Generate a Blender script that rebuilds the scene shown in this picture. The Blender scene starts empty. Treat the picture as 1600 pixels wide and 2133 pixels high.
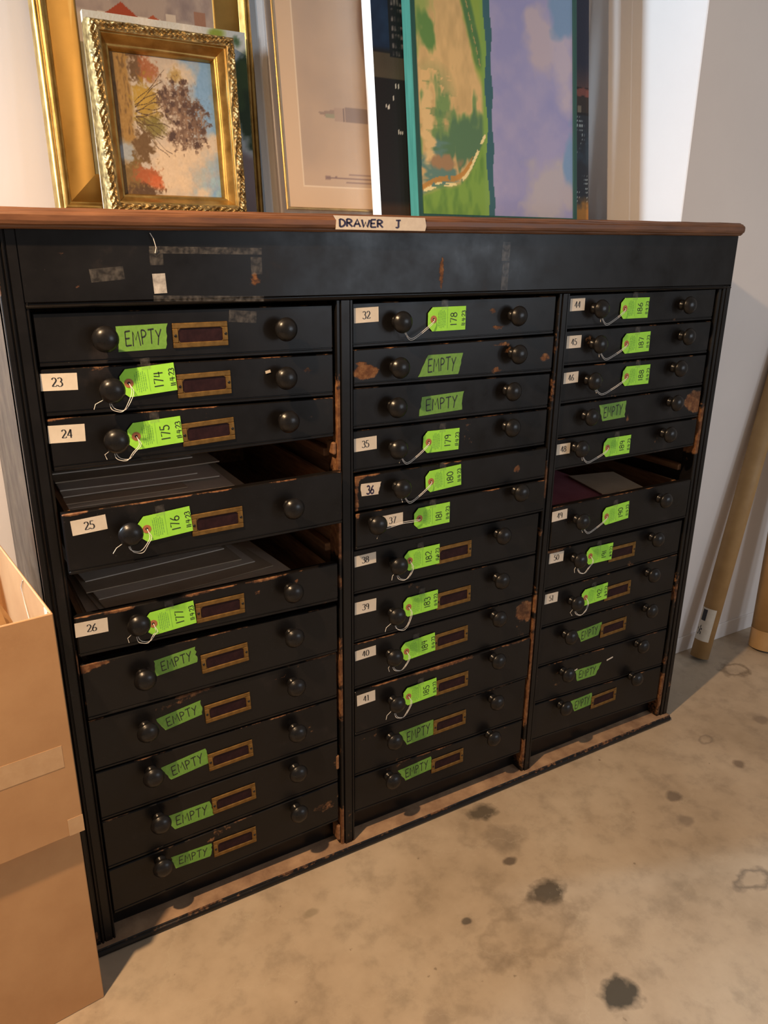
import bpy, math, random
import numpy as np
from mathutils import Matrix, Vector

random.seed(4)
scene = bpy.context.scene
COL = scene.collection
PI = math.pi

# ------------------------------------------------------------------ camera
R = ((0.864668625, -0.502254654, 0.009403767),
     (-0.157345987, -0.288565684, -0.944442739),
     (0.477064366, 0.815150359, -0.328541448))
cam_d = bpy.data.cameras.new('camera')
cam = bpy.data.objects.new('camera', cam_d)
COL.objects.link(cam)
cam_d.sensor_fit = 'VERTICAL'
cam_d.sensor_height = 36.0
cam_d.lens = 36.0 * 1604.53 / 2133.0
cam_d.clip_start = 0.02
M = Matrix(((R[0][0], -R[1][0], -R[2][0]), (R[0][1], -R[1][1], -R[2][1]), (R[0][2], -R[1][2], -R[2][2]))).to_4x4()
M.translation = Vector((-0.12309, -1.56638, 1.63246))
cam.matrix_world = M
scene.camera = cam

# ------------------------------------------------------------------ light
scene.view_settings.view_transform = 'Standard'
scene.view_settings.look = 'None'
scene.view_settings.gamma = 1.0
scene.view_settings.use_curve_mapping = False
scene.view_settings.exposure = 0.0
world = bpy.data.worlds.new('room_ambient')
scene.world = world
world.use_nodes = True
bgn = world.node_tree.nodes['Background']
bgn.inputs[0].default_value = (1.0, 0.90, 0.82, 1)
bgn.inputs[1].default_value = 0.25


def light(name, kind, loc, energy, color, target=None, **kw):
    d = bpy.data.lights.new(name, kind)
    d.energy = energy
    d.color = color
    for k, v in kw.items():
        setattr(d, k, v)
    o = bpy.data.objects.new(name, d)
    COL.objects.link(o)
    o.location = loc
    if target is not None:
        o.rotation_euler = (Vector(target) - Vector(loc)).to_track_quat('-Z', 'Y').to_euler()
    return o


# the warm ceiling lamp that throws every sharp shadow
light('ceiling_lamp', 'SPOT', (-0.58, -0.67, 2.80), 330, (1.0, 0.66, 0.37), target=(0.45, -0.95, 0.0), shadow_soft_size=0.035,
      spot_size=math.radians(164), spot_blend=1.0)
# the daylight window at the left end of the alcove behind the cabinet
light('alcove_window', 'AREA', (-1.9, 0.625, 2.45), 140, (0.64, 0.83, 1.0), target=(2.1, 0.45, 2.1),
      shape='RECTANGLE', size=0.10, size_y=0.9)
# two windows in the far wall of the room, behind the camera to the right
light('room_window', 'AREA', (2.75, -3.9, 1.75), 19, (0.80, 0.89, 1.0), target=(2.3, 0.0, 1.0),
      shape='RECTANGLE', size=0.55, size_y=1.3)
light('room_window', 'AREA', (3.95, -3.9, 1.75), 19, (0.80, 0.89, 1.0), target=(2.6, 0.0, 1.0),
      shape='RECTANGLE', size=0.55, size_y=1.3)

# ------------------------------------------------------------------ helpers
WORLD = {}


def srgb(r, g, b):
    f = lambda c: (c / 255.0 / 12.92) if c / 255.0 <= 0.04045 else ((c / 255.0 + 0.055) / 1.055) ** 2.4
    return (f(r), f(g), f(b))


def link(o, parent=None, loc=(0, 0, 0)):
    COL.objects.link(o)
    if parent is not None:
        o.parent = parent
        p = WORLD[parent]
        o.location = (loc[0] - p[0], loc[1] - p[1], loc[2] - p[2])
    else:
        o.location = loc
    WORLD[o] = tuple(loc)
    return o


def empty(name, loc, label=None, cat=None, group=None, parent=None):
    o = bpy.data.objects.new(name, None)
    o.empty_display_size = 0.05
    link(o, parent, loc)
    tag(o, label, cat, group)
    return o


def tag(o, label=None, cat=None, group=None, kind=None):
    if label:
        o['label'] = label
    if cat:
        o['category'] = cat
    if group:
        o['group'] = group
    if kind:
        o['kind'] = kind
    return o


class MB:
    """collects faces, then makes one mesh object"""

    def __init__(self):
        self.v = []
        self.f = []
        self.m = []
        self.sm = []

    def face(self, pts, mi=0, smooth=False):
        n = len(self.v)
        self.v += [tuple(p) for p in pts]
        self.f.append(tuple(range(n, n + len(pts))))
        self.m.append(mi)
        self.sm.append(smooth)

    def box(self, x0, x1, y0, y1, z0, z1, mi=0):
        n = len(self.v)
        self.v += [(x0, y0, z0), (x1, y0, z0), (x1, y1, z0), (x0, y1, z0), (x0, y0, z1), (x1, y0, z1), (x1, y1, z1), (x0, y1, z1)]
        for q in ((0, 3, 2, 1), (4, 5, 6, 7), (0, 1, 5, 4), (1, 2, 6, 5), (2, 3, 7, 6), (3, 0, 4, 7)):
            self.f.append(tuple(n + i for i in q))
            self.m.append(mi)
            self.sm.append(False)

    def bbox(self, x0, x1, y0, y1, z0, z1, b=0.002, mi=0):
        """box with chamfered vertical/horizontal edges (three stacked insets)"""
        X, Y, Z = (x0 + x1) / 2, (y0 + y1) / 2, (z0 + z1) / 2
        hx, hy, hz = (x1 - x0) / 2, (y1 - y0) / 2, (z1 - z0) / 2
        b = min(b, hx * .9, hy * .9, hz * .9)
        n = len(self.v)
        pts = []
        idx = {}
        for sx in (-1, 1):
            for sy in (-1, 1):
                for sz in (-1, 1):
                    for a in range(3):
                        p = [sx * hx, sy * hy, sz * hz]
                        for k in range(3):
                            if k != a:
                                p[k] -= (sx, sy, sz)[k] * b
                        idx[(sx, sy, sz, a)] = n + len(pts)
                        pts.append((X + p[0], Y + p[1], Z + p[2]))
        self.v += pts
        def add(q):
            c = Vector((X, Y, Z))
            P = [Vector(self.v[i]) for i in q]
            nn = (P[1] - P[0]).cross(P[2] - P[0])
            if nn.dot(sum(P, Vector()) / len(P) - c) < 0:
                q = q[::-1]
            self.f.append(tuple(q)); self.m.append(mi); self.sm.append(False)
        for a in range(3):
            u, w = [k for k in range(3) if k != a]
            for s in (-1, 1):
                q = []
                for su, sw in ((-1, -1), (1, -1), (1, 1), (-1, 1)):
                    k = [0, 0, 0]; k[a] = s; k[u] = su; k[w] = sw
                    q.append(idx[(k[0], k[1], k[2], a)])
                add(q)
        for a in range(3):          # edges along axis a
            u, w = [k for k in range(3) if k != a]
            for su in (-1, 1):
                for sw in (-1, 1):
                    k0 = [0, 0, 0]; k0[a] = -1; k0[u] = su; k0[w] = sw
                    k1 = list(k0); k1[a] = 1
                    add([idx[(*k0, u)], idx[(*k0, w)], idx[(*k1, w)], idx[(*k1, u)]])
        for sx in (-1, 1):
            for sy in (-1, 1):
                for sz in (-1, 1):
                    add([idx[(sx, sy, sz, 0)], idx[(sx, sy, sz, 1)], idx[(sx, sy, sz, 2)]])

    def grid(self, P, mi=0, smooth=True):
        """P: array (n,m,3)"""
        P = np.asarray(P)
        n, m = P.shape[:2]
        b = len(self.v)
        self.v += [tuple(p) for p in P.reshape(-1, 3).tolist()]
        for i in range(n - 1):
            for j in range(m - 1):
                self.f.append((b + i * m + j, b + i * m + j + 1, b + (i + 1) * m + j + 1, b + (i + 1) * m + j))
                self.m.append(mi)
                self.sm.append(smooth)

    def lathe(self, prof, seg=24, axis='Y', mi=0, c=(0, 0, 0)):
        """prof: list of (r, h); spun around the axis; h along the axis"""
        b = len(self.v)
        for r, h in prof:
            for k in range(seg):
                a = 2 * PI * k / seg
                if axis == 'Y':
                    self.v.append((c[0] + r * math.cos(a), c[1] + h, c[2] + r * math.sin(a)))
                else:
                    self.v.append((c[0] + r * math.cos(a), c[1] + r * math.sin(a), c[2] + h))
        for i in range(len(prof) - 1):
            for k in range(seg):
                k2 = (k + 1) % seg
                q = (b + i * seg + k, b + i * seg + k2, b + (i + 1) * seg + k2, b + (i + 1) * seg + k)
                self.f.append(q if axis == 'Y' else q)
                self.m.append(mi)
                self.sm.append(True)

    def tube(self, pts, r, seg=6, mi=0):
        P = [Vector(p) for p in pts]
        b = len(self.v)
        up = Vector((0.3, 0.5, 0.81)).normalized()
        for i, p in enumerate(P):
            t = (P[min(i + 1, len(P) - 1)] - P[max(i - 1, 0)])
            t = t.normalized() if t.length > 1e-9 else Vector((1, 0, 0))
            n1 = t.cross(up)
            if n1.length < 1e-4:
                n1 = t.cross(Vector((1, 0, 0)))
            n1.normalize()
            n2 = t.cross(n1)
            for k in range(seg):
                a = 2 * PI * k / seg
                self.v.append(tuple(p + n1 * (r * math.cos(a)) + n2 * (r * math.sin(a))))
        for i in range(len(P) - 1):
            for k in range(seg):
                k2 = (k + 1) % seg
                self.f.append((b + i * seg + k, b + i * seg + k2, b + (i + 1) * seg + k2, b + (i + 1) * seg + k))
                self.m.append(mi)
                self.sm.append(True)
        self.f.append(tuple(b + k for k in range(seg))); self.m.append(mi); self.sm.append(False)
        e = b + (len(P) - 1) * seg
        self.f.append(tuple(e + k for k in range(seg))[::-1]); self.m.append(mi); self.sm.append(False)

    def mesh(self, name, mats):
        me = bpy.data.meshes.new(name)
        me.from_pydata(self.v, [], self.f)
        for m in mats:
            me.materials.append(m)
        me.polygons.foreach_set('material_index', self.m)
        me.polygons.foreach_set('use_smooth', self.sm)
        me.update()
        return me

    def build(self, name, mats, parent=None, loc=(0, 0, 0), **kw):
        if not isinstance(mats, (list, tuple)):
            mats = [mats]
        o = bpy.data.objects.new(name, self.mesh(name, mats))
        link(o, parent, loc)
        tag(o, **kw)
        return o


def inst(name, me, parent, loc, rot=None, **kw):
    o = bpy.data.objects.new(name, me)
    link(o, parent, loc)
    if rot:
        o.rotation_euler = rot
    tag(o, **kw)
    return o


def fix_normals(o):
    import bmesh
    bm = bmesh.new()
    bm.from_mesh(o.data)
    bmesh.ops.recalc_face_normals(bm, faces=bm.faces)
    bm.to_mesh(o.data)
    bm.free()
    return o


def set_attr(o, name, vals):
    a = o.data.attributes.new(name, 'FLOAT', 'POINT')
    a.data.foreach_set('value', np.asarray(vals, dtype=np.float32))


def set_col(o, rgb):
    a = o.data.attributes.new('paint', 'FLOAT_COLOR', 'POINT')
    n = rgb.shape[0]
    out = np.ones((n, 4), np.float32)
    out[:, :3] = rgb
    a.data.foreach_set('color', out.ravel())


def vnoise(x, y, seed=0):
    x = np.asarray(x, float); y = np.asarray(y, float)
    xi = np.floor(x).astype(np.int64); yi = np.floor(y).astype(np.int64)
    xf = x - xi; yf = y - yi
    def h(a, b):
        n = (a * 374761393 + b * 668265263 + seed * 974711) & 0xFFFFFFFF
        n = ((n ^ (n >> 13)) * 1274126177) & 0xFFFFFFFF
        return ((n ^ (n >> 16)) & 0xFFFF) / 65535.0
    u = xf * xf * (3 - 2 * xf); v = yf * yf * (3 - 2 * yf)
    return (h(xi, yi) * (1 - u) + h(xi + 1, yi) * u) * (1 - v) + (h(xi, yi + 1) * (1 - u) + h(xi + 1, yi + 1) * u) * v


def fbm(x, y, seed=0, o=4):
    s = 0; a = 0.5; t = 0
    for k in range(o):
        s = s + a * vnoise(np.asarray(x) * 2 ** k, np.asarray(y) * 2 ** k, seed + k * 17)
        t += a; a *= 0.5
    return s / t


# ------------------------------------------------------------------ materials
def nodes(name):
    m = bpy.data.materials.new(name)
    m.use_nodes = True
    nt = m.node_tree
    b = nt.nodes['Principled BSDF']
    return m, nt, b


def N(nt, t, **kw):
    n = nt.nodes.new(t)
    for k, v in kw.items():
        if k in n.inputs:
            n.inputs[k].default_value = v
        else:
            setattr(n, k, v)
    return n


def ramp(nt, stops):
    r = nt.nodes.new('ShaderNodeValToRGB')
    el = r.color_ramp.elements
    while len(el) < len(stops):
        el.new(0.5)
    for e, (p, c) in zip(el, stops):
        e.position = p
        e.color = (c[0], c[1], c[2], 1) if hasattr(c, '__len__') else (c, c, c, 1)
    return r


def simple(name, c0, c1=None, rough=0.6, scale=30, metal=0.0, bump=0.0, detail=5, rough2=None, stretch=None, spec=None, bscale=None):
    """two-tone noise material"""
    m, nt, b = nodes(name)
    L = nt.links.new
    tc = N(nt, 'ShaderNodeTexCoord')
    src = tc.outputs['Object']
    if stretch:
        mp = N(nt, 'ShaderNodeMapping')
        mp.inputs['Scale'].default_value = stretch
        L(src, mp.inputs[0])
        src = mp.outputs[0]
    nz = N(nt, 'ShaderNodeTexNoise', Scale=scale, Detail=detail, Roughness=0.6)
    L(src, nz.inputs['Vector'])
    r = ramp(nt, [(0.3, c0), (0.7, c1 or c0)])
    L(nz.outputs['Fac'], r.inputs[0])
    L(r.outputs[0], b.inputs['Base Color'])
    b.inputs['Roughness'].default_value = rough
    if rough2 is not None:
        rr = ramp(nt, [(0.3, rough), (0.7, rough2)])
        L(nz.outputs['Fac'], rr.inputs[0])
        L(rr.outputs[0], b.inputs['Roughness'])
    b.inputs['Metallic'].default_value = metal
    if spec is not None:
        b.inputs['Specular IOR Level'].default_value = spec
    if bump:
        n2 = nz
        if bscale:
            n2 = N(nt, 'ShaderNodeTexNoise', Scale=bscale, Detail=4)
            L(src, n2.inputs['Vector'])
        bp = N(nt, 'ShaderNodeBump', Strength=bump, Distance=0.002)
        L(n2.outputs['Fac'], bp.inputs['Height'])
        L(bp.outputs[0], b.inputs['Normal'])
    return m


def varnish(name, black=(0.0066, 0.0058, 0.0058), rough=0.29):
    m, nt, b = nodes(name)
    L = nt.links.new
    geo = N(nt, 'ShaderNodeNewGeometry')
    pos = geo.outputs['Position']
    at = N(nt, 'ShaderNodeAttribute', attribute_name='wear')
    n1 = N(nt, 'ShaderNodeTexNoise', Scale=70, Detail=6, Roughness=0.65)
    n2 = N(nt, 'ShaderNodeTexNoise', Scale=9, Detail=5, Roughness=0.6)
    n3 = N(nt, 'ShaderNodeTexNoise', Scale=260, Detail=3)
    for n in (n1, n2, n3):
        L(pos, n.inputs['Vector'])
    # wear + (n1-.5)*.7
    ma = N(nt, 'ShaderNodeMath', operation='MULTIPLY_ADD')
    L(n1.outputs['Fac'], ma.inputs[0]); ma.inputs[1].default_value = 0.8; ma.inputs[2].default_value = -0.40
    ad = N(nt, 'ShaderNodeMath', operation='ADD')
    L(ma.outputs[0], ad.inputs[0]); L(at.outputs['Fac'], ad.inputs[1])
    mr = N(nt, 'ShaderNodeMapRange')
    mr.inputs['From Min'].default_value = 0.44; mr.inputs['From Max'].default_value = 0.60
    L(ad.outputs[0], mr.inputs['Value'])
    wood = ramp(nt, [(0.25, (0.055, 0.022, 0.011)), (0.5, (0.145, 0.060, 0.024)), (0.8, (0.30, 0.16, 0.07))])
    L(n1.outputs['Fac'], wood.inputs[0])
    blk = ramp(nt, [(0.3, tuple(c * 0.75 for c in black)), (0.62, black), (0.8, (0.022, 0.016, 0.014))])
    L(n2.outputs['Fac'], blk.inputs[0])
    # hair scratches / dust specks
    sp = ramp(nt, [(0.70, 0.0), (0.80, 1.0)])
    L(n3.outputs['Fac'], sp.inputs[0])
    mx0 = N(nt, 'ShaderNodeMixRGB')
    mx0.inputs[2].default_value = (0.05, 0.045, 0.04, 1)
    L(sp.outputs[0], mx0.inputs[0]); L(blk.outputs[0], mx0.inputs[1])
    mx = N(nt, 'ShaderNodeMixRGB')
    L(mr.outputs[0], mx.inputs[0]); L(mx0.outputs[0], mx.inputs[1]); L(wood.outputs[0], mx.inputs[2])
    L(mx.outputs[0], b.inputs['Base Color'])
    rr = N(nt, 'ShaderNodeMapRange')
    rr.inputs['From Min'].default_value = 0.3; rr.inputs['From Max'].default_value = 0.75
    rr.inputs['To Min'].default_value = rough - 0.05; rr.inputs['To Max'].default_value = rough + 0.17
    L(n2.outputs['Fac'], rr.inputs['Value'])
    r2 = N(nt, 'ShaderNodeMixRGB'); r2.inputs[2].default_value = (0.75, 0.75, 0.75, 1)
    L(mr.outputs[0], r2.inputs[0]); L(rr.outputs[0], r2.inputs[1])
    L(r2.outputs[0], b.inputs['Roughness'])
    b.inputs['Specular IOR Level'].default_value = 0.29
    h = N(nt, 'ShaderNodeMath', operation='MULTIPLY_ADD')
    L(mr.outputs[0], h.inputs[0]); h.inputs[1].default_value = -0.8; L(n2.outputs['Fac'], h.inputs[2])
    bp = N(nt, 'ShaderNodeBump', Strength=0.12, Distance=0.002)
    L(h.outputs[0], bp.inputs['Height'])
    L(bp.outputs[0], b.inputs['Normal'])
    return m


def painted(name, rough=0.55, bump=0.25):
    m, nt, b = nodes(name)
    L = nt.links.new
    at = N(nt, 'ShaderNodeAttribute', attribute_name='paint')
    L(at.outputs['Color'], b.inputs['Base Color'])
    b.inputs['Roughness'].default_value = rough
    b.inputs['Specular IOR Level'].default_value = 0.3
    tc = N(nt, 'ShaderNodeTexCoord')
    nz = N(nt, 'ShaderNodeTexNoise', Scale=140, Detail=4)
    L(tc.outputs['Object'], nz.inputs['Vector'])
    bp = N(nt, 'ShaderNodeBump', Strength=bump, Distance=0.0015)
    L(nz.outputs['Fac'], bp.inputs['Height'])
    L(bp.outputs[0], b.inputs['Normal'])
    return m


def floor_material():
    m, nt, b = nodes('concrete_floor')
    L = nt.links.new
    geo = N(nt, 'ShaderNodeNewGeometry')
    pos = geo.outputs['Position']
    big = N(nt, 'ShaderNodeTexNoise', Scale=2.2, Detail=6, Roughness=0.62)
    mid = N(nt, 'ShaderNodeTexNoise', Scale=11, Detail=6, Roughness=0.65)
    fine = N(nt, 'ShaderNodeTexNoise', Scale=160, Detail=3)
    for n in (big, mid, fine):
        L(pos, n.inputs['Vector'])
    base = ramp(nt, [(0.28, (0.32, 0.245, 0.165)), (0.5, (0.42, 0.330, 0.235)), (0.75, (0.50, 0.41, 0.305))])
    L(big.outputs['Fac'], base.inputs[0])
    mt = ramp(nt, [(0.33, 0.72), (0.5, 1.0), (0.72, 1.10)])
    L(mid.outputs['Fac'], mt.inputs[0])
    mul = N(nt, 'ShaderNodeMixRGB', blend_type='MULTIPLY'); mul.inputs[0].default_value = 0.75
    L(base.outputs[0], mul.inputs[1]); L(mt.outputs[0], mul.inputs[2])
    col = mul.outputs[0]
    # small dark specks
    vo = N(nt, 'ShaderNodeTexVoronoi', Scale=13)
    L(pos, vo.inputs['Vector'])
    vsel = N(nt, 'ShaderNodeSeparateColor'); L(vo.outputs['Color'], vsel.inputs[0])
    pick = N(nt, 'ShaderNodeMath', operation='GREATER_THAN'); L(vsel.outputs[0], pick.inputs[0]); pick.inputs[1].default_value = 0.55
    dist = N(nt, 'ShaderNodeMath', operation='MULTIPLY_ADD'); L(fine.outputs['Fac'], dist.inputs[0]); dist.inputs[1].default_value = 0.13
    L(vo.outputs['Distance'], dist.inputs[2])
    sm = N(nt, 'ShaderNodeMapRange'); sm.inputs['From Min'].default_value = 0.13; sm.inputs['From Max'].default_value = 0.10
    L(dist.outputs[0], sm.inputs['Value'])
    sp = N(nt, 'ShaderNodeMath', operation='MULTIPLY'); L(sm.outputs[0], sp.inputs[0]); L(pick.outputs[0], sp.inputs[1])
    sps = N(nt, 'ShaderNodeMath', operation='MULTIPLY'); L(sp.outputs[0], sps.inputs[0]); sps.inputs[1].default_value = 0.55
    m1 = N(nt, 'ShaderNodeMixRGB'); m1.inputs[2].default_value = (0.13, 0.095, 0.06, 1)
    L(sps.outputs[0], m1.inputs[0]); L(col, m1.inputs[1])
    col = m1.outputs[0]
    # spills, each with its own place: x, y, rx, ry, strength, ring?
    dn = N(nt, 'ShaderNodeTexNoise', Scale=26, Detail=4); L(pos, dn.inputs['Vector'])
    for (x, y, rx, ry, st, ring, c) in [
            (1.112, -0.068, 0.045, 0.030, 0.85, 0, (0.075, 0.062, 0.045)), (1.078, -0.398, 0.050, 0.036, 0.9, 0, (0.06, 0.048, 0.034)),
            (1.022, -0.709, 0.045, 0.040, 0.95, 0, (0.055, 0.050, 0.040)), (1.102, -0.185, 0.06, 0.05, 0.40, 0, (0.14, 0.11, 0.08)),
            (1.06, -0.265, 0.02, 0.014, 0.8, 0, (0.08, 0.06, 0.045)), (0.831, -0.370, 0.014, 0.010, 0.8, 0, (0.07, 0.06, 0.05)),
            (2.521, 0.097, 0.060, 0.050, 0.7, 1, (0.12, 0.085, 0.05)), (1.68, -0.31, 0.028, 0.022, 0.7, 0, (0.10, 0.075, 0.055)),
            (2.005, -0.303, 0.022, 0.018, 0.7, 0, (0.11, 0.075, 0.05)), (1.60, -0.645, 0.06, 0.03, 0.65, 1, (0.11, 0.09, 0.07)),
            (2.02, -0.16, 0.03, 0.02, 0.5, 1, (0.13, 0.10, 0.075)), (0.95, -0.47, 0.14, 0.07, 0.35, 1, (0.16, 0.12, 0.08)),
            (2.3, -0.18, 0.03, 0.025, 0.5, 0, (0.13, 0.09, 0.065)), (1.62, -0.40, 0.026, 0.02, 0.5, 0, (0.13, 0.10, 0.075)),
            (0.62, -0.55, 0.03, 0.03, 0.35, 0, (0.16, 0.12, 0.09)), (0.5, -0.15, 0.02, 0.012, 0.4, 0, (0.15, 0.13, 0.08))]:
        mp = N(nt, 'ShaderNodeMapping', vector_type='POINT')
        mp.inputs['Location'].default_value = (-x / rx, -y / ry, 0)
        mp.inputs['Scale'].default_value = (1 / rx, 1 / ry, 0)
        L(pos, mp.inputs[0])
        ln = N(nt, 'ShaderNodeVectorMath', operation='LENGTH'); L(mp.outputs[0], ln.inputs[0])
        d = N(nt, 'ShaderNodeMath', operation='MULTIPLY_ADD'); L(dn.outputs['Fac'], d.inputs[0]); d.inputs[1].default_value = 1.5
        L(ln.outputs['Value'], d.inputs[2])
        if ring:
            r = ramp(nt, [(0.40, 0.05), (0.50, st), (0.60, 0.0)])
        else:
            r = ramp(nt, [(0.44, st), (0.60, 0.0)])
        hv = N(nt, 'ShaderNodeMath', operation='MULTIPLY'); L(d.outputs[0], hv.inputs[0]); hv.inputs[1].default_value = 0.3
        L(hv.outputs[0], r.inputs[0])
        mm = N(nt, 'ShaderNodeMixRGB'); mm.inputs[2].default_value = (*c, 1)
        L(r.outputs[0], mm.inputs[0]); L(col, mm.inputs[1])
        col = mm.outputs[0]
    # hairline cracks, pale
    wv = N(nt, 'ShaderNodeTexVoronoi', Scale=3.1, feature='DISTANCE_TO_EDGE')
    wd = N(nt, 'ShaderNodeVectorMath', operation='MULTIPLY_ADD')
    L(mid.outputs['Color'], wd.inputs[0]); wd.inputs[1].default_value = (0.16, 0.16, 0); L(pos, wd.inputs[2])
    L(wd.outputs[0], wv.inputs['Vector'])
    cr = ramp(nt, [(0.0, 0.55), (0.006, 0.0)]); L(wv.outputs['Distance'], cr.inputs[0])
    cm = N(nt, 'ShaderNodeMath', operation='MULTIPLY'); L(cr.outputs[0], cm.inputs[0]); L(big.outputs['Fac'], cm.inputs[1])
    m2 = N(nt, 'ShaderNodeMixRGB'); m2.inputs[2].default_value = (0.50, 0.42, 0.31, 1)
    L(cm.outputs[0], m2.inputs[0]); L(col, m2.inputs[1])
    L(m2.outputs[0], b.inputs['Base Color'])
    rr = ramp(nt, [(0.3, 0.42), (0.7, 0.62)]); L(mid.outputs['Fac'], rr.inputs[0]); L(rr.outputs[0], b.inputs['Roughness'])
    bp = N(nt, 'ShaderNodeBump', Strength=0.12, Distance=0.003)
    L(mid.outputs['Fac'], bp.inputs['Height']); L(bp.outputs[0], b.inputs['Normal'])
    return m


MAT = {}
MAT['varnish'] = varnish('black_varnish')
MAT['side'] = varnish('side_varnish', black=(0.030, 0.022, 0.018), rough=0.30)
MAT['knob'] = simple('knob_black', (0.005, 0.005, 0.0055), (0.010, 0.009, 0.009), rough=0.24, scale=60, rough2=0.36, spec=0.34)
MAT['top'] = simple('counter_wood', (0.080, 0.031, 0.012), (0.195, 0.080, 0.031), rough=0.38, scale=7, stretch=(1.0, 9, 9), bump=0.15, detail=7, rough2=0.55)
MAT['bare'] = simple('bare_wood', (0.13, 0.055, 0.022), (0.30, 0.145, 0.06), rough=0.7, scale=10, stretch=(8, 1, 8), bump=0.15)
MAT['dust'] = simple('dusty_sill', (0.20, 0.115, 0.068), (0.42, 0.275, 0.165), rough=0.8, scale=16, detail=7)
MAT['brass'] = simple('old_brass', (0.155, 0.082, 0.022), (0.285, 0.165, 0.048), rough=0.45, scale=55, metal=0.75, bump=0.1, rough2=0.6)
MAT['insert'] = simple('holder_insert', (0.014, 0.006, 0.008), (0.030, 0.012, 0.014), rough=0.5, scale=60, spec=0.12)
MAT['card'] = simple('cream_card', (0.60, 0.53, 0.43), (0.72, 0.65, 0.55), rough=0.6, scale=25)
MAT['ink'] = simple('black_ink', (0.012, 0.011, 0.014), (0.02, 0.018, 0.022), rough=0.5)
MAT['marker'] = simple('purple_marker', (0.018, 0.010, 0.04), (0.03, 0.018, 0.06), rough=0.5)
MAT['tagpaper'] = simple('tag_green', (0.31, 0.74, 0.050), (0.36, 0.82, 0.070), rough=0.65, scale=40)
MAT['tagprint'] = simple('tag_print', (0.15, 0.40, 0.06), (0.19, 0.48, 0.08), rough=0.65)
MAT['eyelet'] = simple('eyelet_patch', (0.36, 0.12, 0.05), (0.46, 0.17, 0.075), rough=0.6)
MAT['hole'] = simple('dark_hole', (0.006, 0.005, 0.005), (0.01, 0.008, 0.008), rough=0.9)
MAT['gtape'] = simple('green_tape', (0.125, 0.29, 0.036), (0.165, 0.355, 0.052), rough=0.55, scale=120, bump=0.2)
MAT['string'] = simple('white_string', (0.75, 0.73, 0.70), (0.85, 0.83, 0.80), rough=0.7)
MAT['mask'] = simple('masking_tape', (0.62, 0.53, 0.43), (0.70, 0.61, 0.50), rough=0.6, scale=90, bump=0.15)


def clear_tape():
    m, nt, b = nodes('clear_tape')
    b.inputs['Base Color'].default_value = (0.30, 0.28, 0.26, 1)
    b.inputs['Roughness'].default_value = 0.25
    b.inputs['Alpha'].default_value = 0.12
    tc = N(nt, 'ShaderNodeTexCoord')
    nz = N(nt, 'ShaderNodeTexNoise', Scale=90, Detail=3)
    nt.links.new(tc.outputs['Object'], nz.inputs['Vector'])
    r = ramp(nt, [(0.40, 0.02), (0.80, 0.16)])
    nt.links.new(nz.outputs['Fac'], r.inputs[0])
    nt.links.new(r.outputs[0], b.inputs['Alpha'])
    return m


MAT['clear'] = clear_tape()
MAT['packtape'] = simple('packing_tape', (0.50, 0.30, 0.15), (0.58, 0.37, 0.20), rough=0.18, scale=30)
MAT['wall'] = simple('wall_paint', (0.75, 0.705, 0.685), (0.80, 0.755, 0.73), rough=0.75, scale=2.0, bump=0.05, bscale=90)
MAT['floor'] = floor_material()
MAT['kraft'] = simple('kraft_board', (0.43, 0.225, 0.095), (0.52, 0.29, 0.130), rough=0.75, scale=6, bump=0.06, bscale=120)
MAT['kraft2'] = simple('kraft_tube', (0.36, 0.215, 0.085), (0.44, 0.275, 0.115), rough=0.6, scale=14)
MAT['kraftpaper'] = simple('kraft_paper', (0.46, 0.27, 0.12), (0.55, 0.34, 0.16), rough=0.8, scale=20)
MAT['tubetape'] = simple('tan_tape', (0.33, 0.20, 0.085), (0.42, 0.265, 0.12), rough=0.3, scale=12)
MAT['paper'] = simple('grey_sheet', (0.62, 0.53, 0.43), (0.74, 0.65, 0.54), rough=0.7, scale=10)
MAT['paper2'] = simple('brown_folder', (0.42, 0.32, 0.22), (0.52, 0.41, 0.29), rough=0.7, scale=10)
MAT['paperred'] = simple('maroon_folder', (0.26, 0.075, 0.10), (0.36, 0.12, 0.15), rough=0.7, scale=10)
MAT['scrap'] = simple('grey_scrap', (0.16, 0.15, 0.145), (0.55, 0.53, 0.50), rough=0.5, scale=55)
MAT['white'] = simple('white_paint', (0.80, 0.79, 0.77), (0.86, 0.85, 0.83), rough=0.55, scale=8)
MAT['gold'] = simple('gold_leaf', (0.33, 0.20, 0.055), (0.58, 0.39, 0.13), rough=0.32, scale=24, metal=0.85, bump=0.08, rough2=0.48)
MAT['goldflat'] = simple('gold_flat', (0.28, 0.165, 0.038), (0.42, 0.26, 0.07), rough=0.45, scale=9, metal=0.7, rough2=0.6)
MAT['goldornate'] = simple('gold_carved', (0.10, 0.062, 0.022), (0.52, 0.37, 0.15), rough=0.38, scale=60, metal=0.75, rough2=0.6)
MAT['darkframe'] = simple('brown_grey_frame', (0.10, 0.075, 0.06), (0.17, 0.135, 0.115), rough=0.35, scale=20, stretch=(1, 1, .1))
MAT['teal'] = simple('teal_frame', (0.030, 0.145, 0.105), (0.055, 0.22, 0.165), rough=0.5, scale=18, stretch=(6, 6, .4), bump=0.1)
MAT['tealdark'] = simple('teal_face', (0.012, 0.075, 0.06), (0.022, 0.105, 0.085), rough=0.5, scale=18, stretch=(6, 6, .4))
MAT['art'] = painted('oil_paint')
MAT['artflat'] = painted('print_paper', rough=0.35, bump=0.0)
MAT['canvasback'] = simple('raw_canvas', (0.42, 0.36, 0.28), (0.5, 0.44, 0.35), rough=0.9, scale=60)

# ------------------------------------------------------------------ the room
WY, AY, AX = 0.31, 0.82, 2.11     # near wall, alcove back wall, alcove return


def structure(name, mb, m, loc=(0, 0, 0)):
    return mb.build(name, m, None, loc, kind='structure')


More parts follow.
